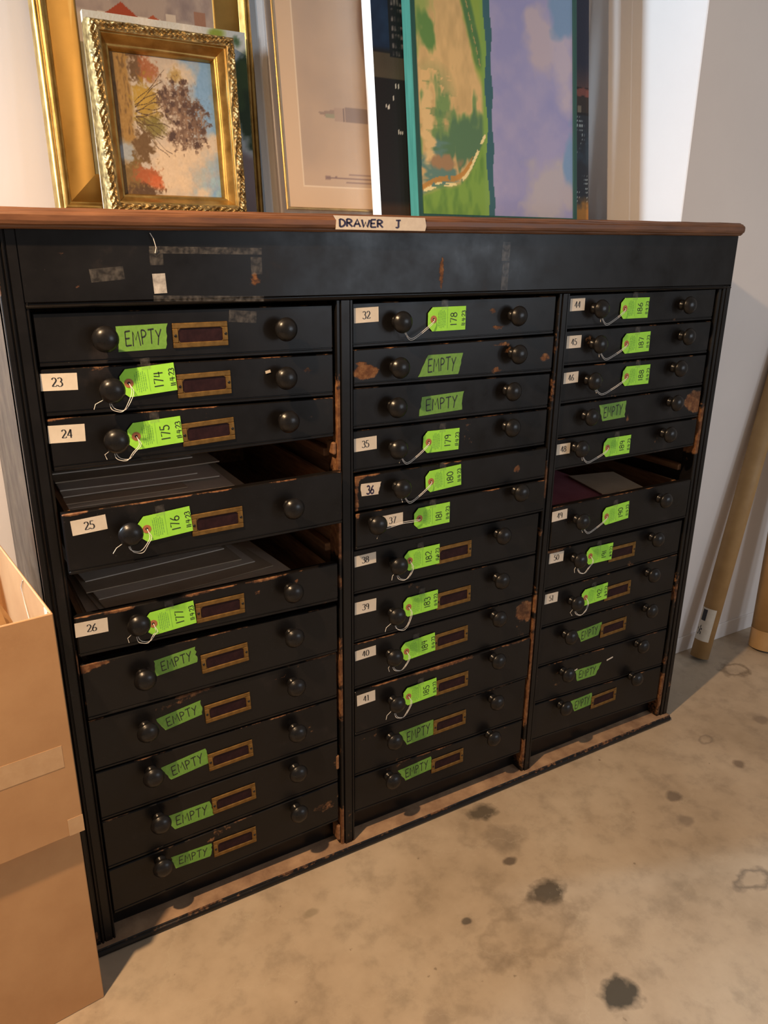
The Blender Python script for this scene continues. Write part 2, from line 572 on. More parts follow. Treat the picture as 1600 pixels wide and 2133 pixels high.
mb = MB(); mb.box(-3.2, 4.8, -4.3, 0.95, -0.12, 0.0); structure('floor', mb, MAT['floor'])
mb = MB(); mb.box(-3.2, AX, AY, AY + 0.12, 0, 3.3); structure('wall_back', mb, MAT['wall'])
mb = MB(); mb.bbox(AX, 4.8, WY, AY + 0.12, 0, 3.3, b=0.003); structure('wall_right', mb, MAT['wall'])
mb = MB(); mb.bbox(AX, 4.8, WY - 0.006, WY, 0, 0.072, b=0.002); structure('baseboard_right', mb, MAT['wall'])

# ------------------------------------------------------------------ strokes for lettering
def arc(cx, cy, rx, ry, a0, a1, n=10):
    return [(cx + rx * math.cos(math.radians(a0 + (a1 - a0) * i / n)), cy + ry * math.sin(math.radians(a0 + (a1 - a0) * i / n))) for i in range(n + 1)]


GL = {
    'E': (0.60, [[(0.02, 1), (0, 0)], [(0.02, 1), (.55, 1.03)], [(0, .5), (.44, .53)], [(0, 0), (.58, .03)]]),
    'M': (0.82, [[(0, 0), (.07, 1), (.33, .42), (.62, 1.02), (.78, 0)]]),
    'P': (0.55, [[(.03, 0), (0, 1)], [(0, 1)] + arc(.12, .76, .36, .25, 90, -90) + [(.02, .48)]]),
    'T': (0.68, [[(0, 1), (.66, 1.04)], [(.34, 1), (.30, 0)]]),
    'Y': (0.62, [[(0, 1), (.27, .52)], [(.60, 1.06), (.27, .5), (.14, -.06)]]),
    'D': (0.66, [[(.06, 0), (.03, 1)], [(.03, 1)] + arc(.1, .5, .50, .5, 90, -90) + [(.06, 0)]]),
    'R': (0.62, [[(.02, 0), (0, 1)], [(0, 1)] + arc(.14, .76, .36, .24, 90, -90) + [(.02, .5)], [(.18, .5), (.58, 0)]]),
    'A': (0.72, [[(0, 0), (.36, 1), (.68, 0)], [(.12, .36), (.56, .38)]]),
    'W': (0.86, [[(0, 1), (.20, 0), (.42, .7), (.60, 0), (.84, 1)]]),
    'J': (0.60, [[(.08, 1), (.62, 1.03)], [(.38, 1), (.37, .25)] + arc(.22, .2, .16, .2, 0, -150, 6)]),
    '0': (0.58, [arc(.29, .5, .27, .5, 100, 460, 20)]),
    '1': (0.22, [[(.1, 1), (.1, 0)]]),
    '2': (0.58, [arc(.28, .72, .25, .28, 165, -30, 10) + [(.02, .02), (.56, .02)]]),
    '3': (0.55, [arc(.24, .76, .24, .24, 150, -80, 9) + arc(.25, .26, .28, .27, 85, -155, 10)]),
    '4': (0.60, [[(.16, 1), (.04, .42), (.58, .44)], [(.44, .98), (.42, 0)]]),
    '5': (0.55, [[(.50, 1), (.12, 1), (.08, .58)] + arc(.24, .30, .28, .31, 110, -150, 11)]),
    '6': (0.56, [[(.44, 1), (.18, .70), (.04, .34)] + arc(.28, .25, .25, .25, 170, 520, 14)]),
    '7': (0.56, [[(.02, .98), (.54, 1), (.24, 0)]]),
    '8': (0.56, [arc(.28, .75, .21, .24, -90, 270, 14), arc(.28, .26, .26, .26, 90, 450, 14)]),
    '9': (0.54, [arc(.26, .72, .23, .26, 20, 380, 14) + [(.50, .40), (.44, 0)]]),
    '.': (0.18, [[(.05, .42), (.09, .48)]]),
    ' ': (0.70, []),
}
# printed (roman) digits: same skeletons plus serifs, drawn with a broad pen
SERIF = dict(GL)
SERIF['1'] = (0.42, [[(.22, 1), (.22, 0)], [(.06, .88), (.22, 1)], [(.06, .0), (.38, .0)]])
SERIF['4'] = (0.60, [[(.40, 1), (.03, .30), (.58, .30)], [(.42, 1), (.42, 0)]])
SERIF['2'] = (0.58, [arc(.28, .72, .24, .28, 160, -25, 10) + [(.05, .03)], [(.04, .03), (.52, .03), (.57, .17)]])


def strokes(mb, text, conv, mi, w=0.1, serif=False, gap=0.16, jit=0.0, off=0.0, seed=1):
    """ribbons for a line of text; conv maps glyph space (height 1) to a 3D point"""
    rnd = random.Random(seed)
    x = 0.0
    font = SERIF if serif else GL
    for chx in text:
        gw, pls = font[chx]
        dy = rnd.uniform(-jit, jit)
        for pl in pls:
            n = len(pl)
            lv = []
            for i in range(n):
                p = pl[i]
                a = pl[max(i - 1, 0)]; c = pl[min(i + 1, n - 1)]
                dx, dz = c[0] - a[0], c[1] - a[1]
                l = math.hypot(dx, dz) or 1
                nx, nz = -dz / l, dx / l
                ww = w
                if serif:
                    ww = w * (0.35 + 0.95 * abs(dz / l) ** 1.5)
                lv.append(((x + p[0] + nx * ww / 2, p[1] + dy + nz * ww / 2), (x + p[0] - nx * ww / 2, p[1] + dy - nz * ww / 2)))
            for i in range(n - 1):
                mb.face([conv(*lv[i][0]), conv(*lv[i][1]), conv(*lv[i + 1][1]), conv(*lv[i + 1][0])], mi)
        x += gw + gap
    return x


def text_w(text, gap=0.16, serif=False):
    f = SERIF if serif else GL
    return sum(f[c][0] + gap for c in text) - gap


# ------------------------------------------------------------------ the cabinet
XE = [(.046, .668), (.708, 1.320), (1.354, 1.951)]
CABO = (1.0, 0.4, 0.0)
cab = empty('flat_file_cabinet', CABO, 'tall black three column flat file cabinet with worn brown wooden top', 'cabinet')


def ztop(x):
    return 1.6872 + 0.0066 * x


DR = {}   # (col,row): ztl, ztr, zbl, zbr, pull, knob left, knob right
RAW = {
    (0, 0): (1.509, 1.507, 1.406, 1.400, (0.168, 1.457), (0.538, 1.459)), (0, 1): (1.406, 1.400, 1.312, 1.301, (0.170, 1.360), (0.535, 1.356)),
    (0, 2): (1.312, 1.301, 1.203, 1.205, (0.169, 1.259), (0.537, 1.261)), (0, 3): (1.131, 1.134, .998, 1.003, (0.169, 1.076), (0.525, 1.072)),
    (0, 4): (.894, .893, .798, .787, (0.171, .858), (0.531, .852)), (0, 5): (.779, .776, .638, .640, (0.173, .720), (0.532, .730)),
    (0, 6): (.636, .639, .499, .502, (0.168, .583), (0.535, .588)), (0, 7): (.499, .502, .363, .370, (0.171, .459), (0.535, .453)),
    (0, 8): (.363, .370, .221, .237, (0.176, .322), (0.533, .331)), (0, 9): (.221, .237, .085, .104, (0.170, .196), (0.532, .203)),
    (1, 0): (1.509, 1.511, 1.406, 1.410, (0.827, 1.463), (1.169, 1.465)), (1, 1): (1.406, 1.410, 1.317, 1.310, (0.820, 1.359), (1.174, 1.370)),
    (1, 2): (1.317, 1.310, 1.216, 1.212, (0.818, 1.265), (1.166, 1.275)), (1, 3): (1.216, 1.212, 1.109, 1.108, (0.823, 1.163), (1.171, 1.178)),
    (1, 4): (1.107, 1.106, 1.014, 1.015, (0.827, 1.065), None), (1, 5): (1.013, 1.014, .915, .917, (0.757, .984), (1.205, .998)),
    (1, 6): (.911, .913, .787, .781, (0.830, .855), (1.165, .874)), (1, 7): (.787, .781, .648, .647, (0.826, .712), (1.171, .739)),
    (1, 8): (.648, .647, .509, .513, (0.821, .590), (1.171, .619)), (1, 9): (.509, .513, .368, .370, (0.826, .448), (1.172, .483)),
    (1, 10): (.368, .370, .231, .217, (0.825, .325), (1.183, .337)), (1, 11): (.231, .217, .106, .091, (0.821, .195), (1.179, .212)),
    (2, 0): (1.512, 1.517, 1.419, 1.423, (1.452, 1.473), (1.801, 1.473)), (2, 1): (1.419, 1.423, 1.322, 1.323, (1.459, 1.379), (1.815, 1.384)),
    (2, 2): (1.322, 1.323, 1.217, 1.224, (1.452, 1.280), (1.800, 1.291)), (2, 3): (1.217, 1.224, 1.121, 1.123, (1.455, 1.179), (1.803, 1.187)),
    (2, 4): (1.121, 1.123, 1.026, 1.029, (1.428, 1.090), (1.792, 1.091)), (2, 5): (.922, .923, .788, .788, (1.451, .871), (1.801, .881)),
    (2, 6): (.783, .782, .651, .658, (1.467, .740), (1.802, .746)), (2, 7): (.651, .658, .526, .519, (1.473, .596), (1.806, .620)),
    (2, 8): (.526, .519, .390, .377, (1.461, .483), (1.818, .488)), (2, 9): (.390, .377, .258, .229, (1.465, .349), (1.799, .360)),
    (2, 10): (.258, .229, .118, .087, (1.469, .224), (1.791, .236)),
}
PULL = {(0, 3): .04, (0, 4): .012, (1, 4): .012, (1, 5): .016, (2, 5): .01, (0, 5): .006, (1, 9): .006, (1, 1): .004}


def face_y(k):
    return 0.008 - PULL.get(k, 0.0)


# worn places on the fronts: x, z, rx, rz, strength
WORN = [(.742, 1.352, .032, .017, 1.0), (.73, 1.372, .02, .006, .7), (1.285, 1.352, .022, .014, .62), (1.125, 1.437, .030, .006, .66),
        (1.110, 1.478, .018, .010, .52), (1.19, 1.475, .05, .02, .40), (1.24, 1.455, .05, .012, .36), (1.17, 1.378, .03, .012, .55), (1.14, 1.395, .04, .006, .55),
        (1.125, 1.330, .025, .010, .62), (1.915, 1.180, .040, .030, 1.05), (1.93, 1.160, .03, .02, .9), (1.285, .606, .032, .030, 1.05), (1.30, .585, .02, .02, .8),
        (1.21, 1.057, .012, .012, .75), (.590, 1.47, .05, .02, .34), (.60, 1.365, .02, .010, .55), (.60, 1.26, .02, .012, .42),
        (.28, .632, .06, .007, .6), (.24, .618, .04, .006, .5), (.50, .61, .03, .006, .5), (.955, 1.38, .03, .02, .36), (.13, 1.40, .06, .008, .42),
        (.945, 1.35, .05, .02, .40), (.97, .945, .02, .008, .3), (.72, 1.105, .03, .010, .75), (.715, 1.03, .008, .05, .62), (.715, 1.08, .006, .03, .7),
        (.30, .20, .015, .005, .6), (.39, .205, .02, .006, .5), (.05, .765, .03, .008, .8), (.07, .772, .05, .005, .8),
        (.14, .889, .05, .006, .6), (.30, .889, .06, .005, .55), (.47, .889, .07, .006, .55), (.45, .86, .01, .006, .7), (.55, .868, .007, .006, .8),
        (.20, 1.13, .05, .004, .6), (.36, 1.131, .04, .004, .6), (.52, 1.131, .05, .004, .55), (.07, 1.129, .03, .006, .8), (1.0, .506, .12, .008, .65), (1.25, .51, .06, .006, .6),
        (1.18, .368, .15, .004, .55), (.76, .37, .05, .006, .5), (1.39, .78, .04, .008, .8), (1.85, .655, .08, .004, .6), (.76, 1.105, .03, .006, .6),
        (.66, .30, .02, .03, .45), (.62, .17, .05, .02, .5), (1.64, 1.44, .02, .015, .36), (.91, 1.44, .02, .01, .4), (1.63, 1.155, .008, .014, .7),
        (.95, 1.255, .006, .012, .6), (.05, 1.308, .04, .004, .6), (.08, 1.31, .05, .003, .6), (.85, .215, .1, .01, .42), (.05, 1.40, .02, .004, .5)]


def wear_at(x, z):
    w = np.zeros_like(x)
    for (cx, cz, rx, rz, st) in WORN:
        d = np.hypot((x - cx) / rx, (z - cz) / rz)
        w = np.maximum(w, st * np.clip(1.5 - d, 0, 1))
    return w


def drawer_front(c, r):
    ztl, ztr, zbl, zbr, kl, kr = RAW[(c, r)]
    x0, x1 = XE[c]
    x0 += .0025; x1 -= .0065
    g = .0021
    y = face_y((c, r))
    xc = (x0 + x1) / 2; zc = (ztl + ztr + zbl + zbr) / 4
    nx = 64
    xs = [0, .0025] + list(np.linspace(.006, x1 - x0 - .006, nx)) + [x1 - x0 - .0025, x1 - x0]
    xs = np.array(xs)
    H = min(ztl - zbl, ztr - zbr) - 2 * g
    zs = [0, .002, .0062, .0072, .0092, .0102] + list(np.linspace(.014, H - .007, 12)) + [H - .0045, H - .002, H]
    zs = np.array(zs) / H
    dep = np.zeros(len(zs)); dep[0] = .0028; dep[-1] = .0030; dep[3] = .0018; dep[4] = .0018
    tx = xs / (x1 - x0)
    T, S = np.meshgrid(tx, zs)
    ztop_ = (ztl - g) + (ztr - ztl) * T
    zbot_ = (zbl + g) + (zbr - zbl) * T
    Z = zbot_ + (ztop_ - zbot_) * S
    X = x0 + (x1 - x0) * T
    dx = np.zeros(len(xs)); dx[0] = .0025; dx[-1] = .0025
    Y = dep[:, None] + dx[None, :]
    seed = c * 20 + r
    topd = (1 - S) * H
    botd = S * H
    nz = fbm(X * 16, Z * 16 + 3, seed)
    nb = fbm(X * 6, Z * 40 + 9, seed + 5)
    amt = {(0, 3): .38, (0, 4): .40, (1, 9): .45, (1, 10): .36}.get((c, r), .28)
    W = wear_at(X, Z)
    W = np.maximum(W, np.clip(1 - topd / .006, 0, 1) * (nz * 1.1 - .62 + amt) * 1.5)
    W = np.maximum(W, np.clip(1 - botd / .004, 0, 1) * (nb * 1.0 - .45))
    W = np.maximum(W, np.clip(1 - (x1 - X) / .007, 0, 1) * (nz * 1.3 - .35))
    W = np.maximum(W, .40 * np.clip((fbm(X * 9, Z * 9, seed + 40) - .60) * 5, 0, 1))
    mb = MB()
    P = np.stack([X - xc, Y, Z - zc], -1)
    mb.grid(P, 0, False)
    nfront = P.shape[0] * P.shape[1]
    # the board's edges and the tray behind it
    def q(x, yy, z):
        return (x - xc, yy, z - zc)
    tl, tr, bl, br = ztl - g, ztr - g, zbl + g, zbr + g
    th = .020
    f0 = [q(x0, .0028, bl), q(x1, .0028, br), q(x1, .003, tr), q(x0, .003, tl)]
    f1 = [q(x0, th, bl), q(x1, th, br), q(x1, th, tr), q(x0, th, tl)]
    for i in range(4):
        j = (i + 1) % 4
        mb.face([f0[j], f0[i], f1[i], f1[j]], 0)
    mb.face([f1[1], f1[0], f1[3], f1[2]], 1)
    zb = max(bl, br) + .004
    zt = min(tl, tr) - .012
    a0, a1 = x0 + .012, x1 - .010
    D = .60
    mb.box(a0 - xc, a1 - xc, th, th + D, zb - zc, zb + .006 - zc, 1)
    mb.box(a0 - xc, a0 + .011 - xc, th, th + D, zb + .006 - zc, zt - zc, 1)
    mb.box(a1 - .011 - xc, a1 - xc, th, th + D, zb + .006 - zc, zt - zc, 1)
    mb.box(a0 + .011 - xc, a1 - .011 - xc, th + D - .011, th + D, zb + .006 - zc, zt - zc, 1)
    o = mb.build('drawer', [MAT['varnish'], MAT['bare']], cab, (xc, y, zc))
    wv = np.zeros(len(o.data.vertices)); wv[:nfront] = W.ravel()
    wv[nfront:] = .25
    set_attr(o, 'wear', wv)
    return o


# knob: turned, with a domed head, on a short neck (axis towards the room = -Y)
mb = MB()
mb.lathe([(.0005, 0.0), (.0135, 0.0), (.0150, -.002), (.0150, -.005), (.0115, -.008), (.0100, -.013), (.0105, -.018), (.0150, -.0215), (.0215, -.0235),
          (.0247, -.0265), (.0252, -.0295), (.0240, -.0330), (.0232, -.0338), (.0215, -.0365), (.0175, -.0405), (.0115, -.0435), (.0055, -.0448), (.0004, -.0451)], 26)
KNOB = mb.mesh('knob', [MAT['knob']])
# brass label holder
mb = MB()
HW, HH = .1150, .0490
t = .0105
for (xa, xb, za, zb) in ((-HW / 2, HW / 2, HH / 2 - t, HH / 2), (-HW / 2, HW / 2, -HH / 2, -HH / 2 + t), (-HW / 2, -HW / 2 + t + .001, -HH / 2 + t, HH / 2 - t), (HW / 2 - t - .001, HW / 2, -HH / 2 + t, HH / 2 - t)):
    mb.bbox(xa, xb, -.0034, -.0004, za, zb, .0012, 0)
mb.box(-HW / 2 + .006, HW / 2 - .006, -.0012, -.0005, -HH / 2 + .006, HH / 2 - .006, 1)
for s in (-1, 1):
    mb.lathe([(.0030, -.0032), (.0028, -.0042), (.0016, -.0048), (.0002, -.0049)], 10, c=(s * (HW / 2 - t / 2), 0, 0), mi=2)
for sx in (-1, 1):      # rounded inner corners
    for sz in (-1, 1):
        cx, cz = sx * (HW / 2 - t - .001), sz * (HH / 2 - t)
        mb.face([(cx, -.0033, cz), (cx - sx * .005, -.0033, cz), (cx - sx * .0015, -.0033, cz - sz * .0015), (cx, -.0033, cz - sz * .005)][::(1 if sx * sz < 0 else -1)], 0)
HOLD = mb.mesh('label_holder', [MAT['brass'], MAT['insert'], MAT['knob']])

CARDS = {(0, 1): ('23', .0802, 1.3792, .0655, .0325, -2.1), (0, 2): ('24', .082, 1.2786, .0673, .0345, -2.2), (0, 3): ('25', .0962, 1.0996, .0669, .031, 3.0),
         (0, 4): ('26', .0801, .8635, .0661, .0325, -1.4), (1, 0): ('32', .7464, 1.4801, .0637, .0331, 1.6), (1, 3): ('35', .7446, 1.1797, .062, .0324, 1.1),
         (1, 4): ('36', .7516, 1.0685, .0503, .0312, -1.9), (1, 5): ('37', .8135, .979, .0614, .0309, .8), (1, 6): ('38', .745, .8798, .0618, .0295, 1.7),
         (1, 7): ('39', .7457, .7482, .0632, .0345, -.7), (1, 8): ('40', .746, .6122, .0624, .029, 1.7), (1, 9): ('41', .7448, .479, .0558, .0325, 1.6),
         (2, 0): ('44', 1.3894, 1.4849, .0522, .0322, 1.2), (2, 1): ('45', 1.3883, 1.3873, .0526, .0333, .6), (2, 2): ('46', 1.3891, 1.2906, .0534, .0302, 1.7),
         (2, 4): ('48', 1.3841, 1.0893, .0505, .031, -.1), (2, 5): ('49', 1.3832, .8933, .0581, .0308, 2.1), (2, 6): ('50', 1.3948, .7554, .0562, .0326, -.3),
         (2, 7): ('51', 1.3889, .6232, .0517, .0327, -.9)}
TAPES = {(0, 0): (.2435, 1.454, .0954, .0489, 1.0), (0, 5): (.2498, .7314, .0951, .0402, 5.9), (0, 6): (.2523, .5824, .0993, .0389, 9.0), (0, 7): (.2551, .4449, .1033, .0443, 7.9),
         (0, 8): (.2549, .2948, .1055, .0453, 1.2), (0, 9): (.2495, .1714, .0966, .0384, -1.7), (1, 1): (.9565, 1.3548, .1106, .0511, -.3), (1, 2): (.9625, 1.2576, .1262, .0466, 2.0),
         (1, 10): (.9208, .3052, .1048, .0519, 2.2), (1, 11): (.9184, .1809, .1046, .0454, 3.9), (2, 3): (1.5662, 1.1805, .0993, .0487, 2.1), (2, 8): (1.5682, .4597, .0934, .0436, 4.1),
         (2, 9): (1.5778, .3115, .0991, .0426, -1.0), (2, 10): (1.5693, .1999, .087, .046, 2.0)}
# slant of the torn left / right ends (top minus bottom, metres)
SLANT = {(0, 0): (0, .006), (0, 5): (.003, 0), (0, 6): (-.012, .004), (0, 7): (-.014, 0), (0, 8): (-.020, -.006), (0, 9): (-.012, .004), (1, 1): (.026, .016), (1, 2): (.010, .004),
         (1, 10): (-.024, -.008), (1, 11): (-.024, -.002), (2, 3): (-.018, .002), (2, 8): (-.022, .014), (2, 9): (-.012, .020), (2, 10): (-.022, -.008)}
HOLDERS = {(0, 0): (.3602, 1.4546, .1), (0, 1): (.3613, 1.353, .7), (0, 2): (.3633, 1.2516, 2.0), (0, 3): (.3576, 1.0632, 1.0), (0, 4): (.36, .8421, .4), (0, 5): (.3646, .7089, 2.2),
           (0, 6): (.3656, .5694, 2.2), (0, 7): (.3648, .4326, 2.2), (0, 8): (.3662, .3021, 1.7), (0, 9): (.361, .1678, .3), (1, 6): (1.0183, .8464, 1.0), (1, 7): (1.0235, .7105, 1.0),
           (1, 8): (1.0206, .5857, 1.7), (1, 9): (1.0254, .4403, .6), (1, 10): (1.029, .3053, .6), (1, 11): (1.0265, .1709, .5), (2, 6): (1.6722, .7192, .4), (2, 7): (1.6727, .5849, 1.3),
           (2, 8): (1.6731, .4529, 1.1), (2, 10): (1.6673, .1855, .7)}


def flat_piece(name, k, x, z, w, h, ang, mats, parent, draw, yoff=.0007, torn=False, slant=(0, 0), label=None, thick=.0004):
    """a thin piece of paper or tape stuck on a drawer front; draw(mb) adds its lettering"""
    mb = MB()
    rnd = random.Random(int(x * 1000 + z * 777))
    if torn:
        n = 7
        L_ = []; R_ = []
        for i in range(n):
            v = i / (n - 1)
            jl = rnd.uniform(-.0016, .0016); jr = rnd.uniform(-.0022, .0022)
            L_.append((-w / 2 + slant[0] * (v - .5) + jl, (v - .5) * h))
            R_.append((w / 2 + slant[1] * (v - .5) + jr, (v - .5) * h))
        for i in range(n - 1):
            mb.face([(L_[i][0], 0, L_[i][1]), (R_[i][0], 0, R_[i][1]), (R_[i + 1][0], 0, R_[i + 1][1]), (L_[i + 1][0], 0, L_[i + 1][1])], 0)
        out = L_ + R_[::-1]
    else:
        out = [(-w / 2, -h / 2), (w / 2, -h / 2), (w / 2, h / 2), (-w / 2, h / 2)]
        mb.face([(a, 0, b) for a, b in out], 0)
        out = out[::-1]
    for i in range(len(out)):
        j = (i + 1) % len(out)
        mb.face([(out[i][0], 0, out[i][1]), (out[j][0], 0, out[j][1]), (out[j][0], thick, out[j][1]), (out[i][0], thick, out[i][1])], 0)
    if draw:
        draw(mb)
    o = mb.build(name, mats, parent, (x, face_y(k) - yoff, z))
    o.rotation_euler = (0, -math.radians(ang), 0)
    if label:
        o['label'] = label
    return o


def write(mb, text, x0, z0, h, wscale, w, mi=1, serif=False, jit=0, seed=1, gap=.16, y=-.00035):
    strokes(mb, text, lambda gx, gy: (x0 + gx * h * wscale, y, z0 + gy * h), mi, w=w, serif=serif, jit=jit, seed=seed, gap=gap)


for k in RAW:
    d = drawer_front(*k)
    if k in CARDS and k in PULL and PULL[k] >= .01:
        d['label'] = 'drawer numbered %s, standing open' % CARDS[k][0]
    elif k in CARDS:
        d['label'] = 'drawer numbered %s' % CARDS[k][0]
    yf = face_y(k)
    for kp in RAW[k][4:6]:
        if kp:
            inst('knob', KNOB, d, (kp[0], yf + .0005, kp[1]), rot=(random.uniform(-.03, .03), random.uniform(-.5, .5), random.uniform(-.03, .03)))
    if k in HOLDERS:
        hx, hz, ha = HOLDERS[k]
        inst('label_holder', HOLD, d, (hx, yf, hz), rot=(0, -math.radians(ha), 0), label='brass label holder')
    if k in CARDS:
        tx, x, z, w, h, a = CARDS[k]
        if tx == '36':
            flat_piece('number_label', k, x, z, w, h, a, [MAT['mask'], MAT['marker']], d,
                       lambda mb: write(mb, '36', -.010, -.0115, .0205, .80, .20, gap=.10), torn=True, slant=(-.003, .006), label='handwritten tape label 36')
        else:
            hh = .0165
            tw = text_w(tx, .10, True) * hh
            flat_piece('number_label', k, x, z, w, h, a, [MAT['card'], MAT['ink']], d,
                       lambda mb: write(mb, tx, -tw / 2 * .95 - (.004 if tx == '23' else 0), -hh / 2, hh, .95, .135, serif=True, gap=.10), label='cream card printed %s' % tx)
    if k in TAPES:
        x, z, w, h, a = TAPES[k]
        hh = h * (.56 if k[0] == 0 else .60)
        ws = (w * .74) / (text_w('EMPTY') * hh)
        off = .0 if k[0] else .002
        sl = SLANT.get(k, (0, 0))
        flat_piece('green_tape', k, x, z, w, h, a, [MAT['gtape'], MAT['ink']], d,
                   lambda mb: write(mb, 'EMPTY', -w * .37 + off, -hh / 2, hh, ws, .105, jit=.05, seed=int(x * 999 + z * 99)), torn=True, slant=sl, label='green tape lettered EMPTY')


def film(name, parent, x, z, w, h, y, ang=0, mat='clear', label=None):
    mb = MB()
    mb.box(-w / 2, w / 2, 0, .0003, -h / 2, h / 2)
    o = mb.build(name, MAT[mat], parent, (x, y, z))
    o.rotation_euler = (0, -math.radians(ang), 0)
    if label:
        o['label'] = label
    return o


# ---- frame of the cabinet
def profile_post(name, prof, z0, z1, wear_f, mat='varnish'):
    """vertical post: prof = list of (x, y) along the face, left to right"""
    n = 110
    zs = np.linspace(z0, z1, n)
    xc = prof[0][0]
    P = np.zeros((n, len(prof), 3))
    for i, z in enumerate(zs):
        for j, (x, y) in enumerate(prof):
            P[i, j] = (x - xc, y, z)
    mb = MB()
    mb.grid(P, 0, False)
    nf = n * len(prof)
    xa, xb = prof[0][0] - xc, prof[-1][0] - xc
    mb.face([(xa, prof[0][1], z0), (xa, prof[0][1], z1), (xa, .05, z1), (xa, .05, z0)])
    mb.face([(xb, prof[-1][1], z1), (xb, prof[-1][1], z0), (xb, .05, z0), (xb, .05, z1)])
    o = mb.build(name, MAT[mat], cab, (xc, 0, 0))
    X = np.array([[p[0] for p in prof]] * n); Z = np.repeat(zs[:, None], len(prof), 1)
    w = np.zeros(len(o.data.vertices))
    w[:nf] = wear_f(X, Z).ravel()
    set_attr(o, 'wear', w)
    return o


def streak(X, Z, seed, s=0.0):
    return fbm(X * 0 + seed, Z * 9, seed, 5) + s


Z0, Z1 = .022, 1.651
profile_post('stile', [(.0, .05), (.0, .001), (.0015, -.001), (.0095, -.001), (.0105, .004), (.0120, .004), (.0135, -.001), (.0155, -.003), (.0180, -.001), (.0195, .004),
                       (.0205, .004), (.0215, 0), (.0375, 0), (.0385, .004), (.0395, .004), (.0410, .001), (.0430, .0), (.0450, .002), (.0460, .006), (.046, .05)], Z0, Z1,
             lambda X, Z: np.where(X < .004, (streak(X, Z, 3) - .52) * 2.4, 0) + np.where((X > .0425) & (Z < 1.5), (streak(X, Z, 8) - .60) * 2.8, 0) + np.where(Z < .12, .35, 0))
for (a, b, sd) in ((.668, .708, 21), (1.320, 1.354, 33)):
    e = b - a
    profile_post('divider_post', [(a, .05), (a, .006), (a + .0015, .003), (a + .0075, .003), (a + .0085, .008), (a + .0100, .008), (a + .0110, 0), (b - .0085, 0), (b - .0078, .005), (b - .0064, .005),
                                  (b - .0056, .001), (b - .0010, .001), (b, .004), (b, .05)], Z0, 1.514,
                 lambda X, Z: np.where(X < a + .008, np.maximum((streak(X, Z, sd) - .36) * 2.4, 0), 0) + np.where(Z < .14, .38, 0) + np.where(X > b - .003, (streak(X, Z, sd + 4) - .62) * 2, 0))
profile_post('stile', [(1.951, .05), (1.951, .006), (1.9525, .003), (1.9630, .003), (1.9640, .008), (1.9655, .008), (1.967, 0), (1.978, 0), (1.979, .004), (1.981, .004), (1.982, -.001), (1.9985, -.001), (2.0, .001), (2.0, .05)], Z0, 1.522,
             lambda X, Z: np.where(X < 1.9635, np.maximum((streak(X, Z, 51) - .40) * 2.8, 0) * np.where(Z > 1.0, 1.0, .55), 0) + np.where(Z < .2, .36, 0) + np.where(X > 1.997, (streak(X, Z, 60) - .6) * 2, 0))

# header board above the drawers
nx, nz_ = 170, 16
xs = np.linspace(.0395, 2.0, nx); zs = np.concatenate([[1.514, 1.516, 1.5185, 1.5205, 1.522, 1.5235], np.linspace(1.527, 1.654, nz_)])
yo = np.concatenate([[.004, .000, -.002, .000, .003, .003], np.zeros(nz_)])
Xg, Zg = np.meshgrid(xs, zs)
Zg = np.where(Zg > 1.62, Zg + (Zg - 1.62) / .034 * (ztop(Xg) - .0358 - 1.654), Zg)
mb = MB(); mb.grid(np.stack([Xg - 1.0, np.repeat(yo[:, None], nx, 1), Zg - 1.6], -1), 0, False)
nf = Xg.size
mb.face([(1.0, 0, -.086), (1.0, .03, -.086), (1.0, .03, .054), (1.0, 0, .054)])
mb.face([(-.9605, 0, -.086), (1.0, 0, -.086), (1.0, .03, -.086), (-.9605, .03, -.086)][::-1])
hdr = mb.build('header_board', MAT['varnish'], cab, (1.0, 0, 1.6))
W = np.zeros_like(Xg)
for (cx, cz, rx, rz, st) in [(.942, 1.576, .010, .036, .72), (.945, 1.55, .009, .02, .6), (.48, 1.56, .014, .018, .62), (.49, 1.60, .010, .012, .42), (.282, 1.60, .018, .012, .38), (.11, 1.61, .018, .006, .50), (.14, 1.60, .02, .006, .34), (.79, 1.549, .004, .004, .9), (.129, 1.551, .004, .004, 1.2),
                             (1.0, 1.53, .3, .004, .3), (1.70, 1.593, .004, .002, .9), (.85, 1.55, .03, .02, .33), (.02, 1.59, .01, .03, .2)]:
    W = np.maximum(W, st * np.clip(1.5 - np.hypot((Xg - cx) / rx, (Zg - cz) / rz), 0, 1))
W = np.maximum(W, .38 * np.clip((fbm(Xg * 7, Zg * 7, 77) - .60) * 5, 0, 1))
wv = np.zeros(len(hdr.data.vertices)); wv[:nf] = W.ravel(); set_attr(hdr, 'wear', wv)

# sides, back, inner dividers
mb = MB(); mb.bbox(0, .030, .012, .780, 0.0, 1.651, .003); mb.build('side_panel', MAT['side'], cab, (0, 0, 0))
mb = MB(); mb.bbox(1.968, 2.0, .012, .780, 0.0, 1.6635, .003); mb.build('side_panel', MAT['side'], cab, (0, 0, 0))
mb = MB(); mb.box(.030, 1.968, .765, .780, .0, 1.651); mb.build('back_panel', MAT['bare'], cab, (0, 0, 0))
for (a, b) in ((.677, .699), (1.328, 1.346)):
    mb = MB(); mb.box(a, b, .045, .765, .022, 1.651); mb.build('divider_panel', MAT['bare'], cab, (0, 0, 0))
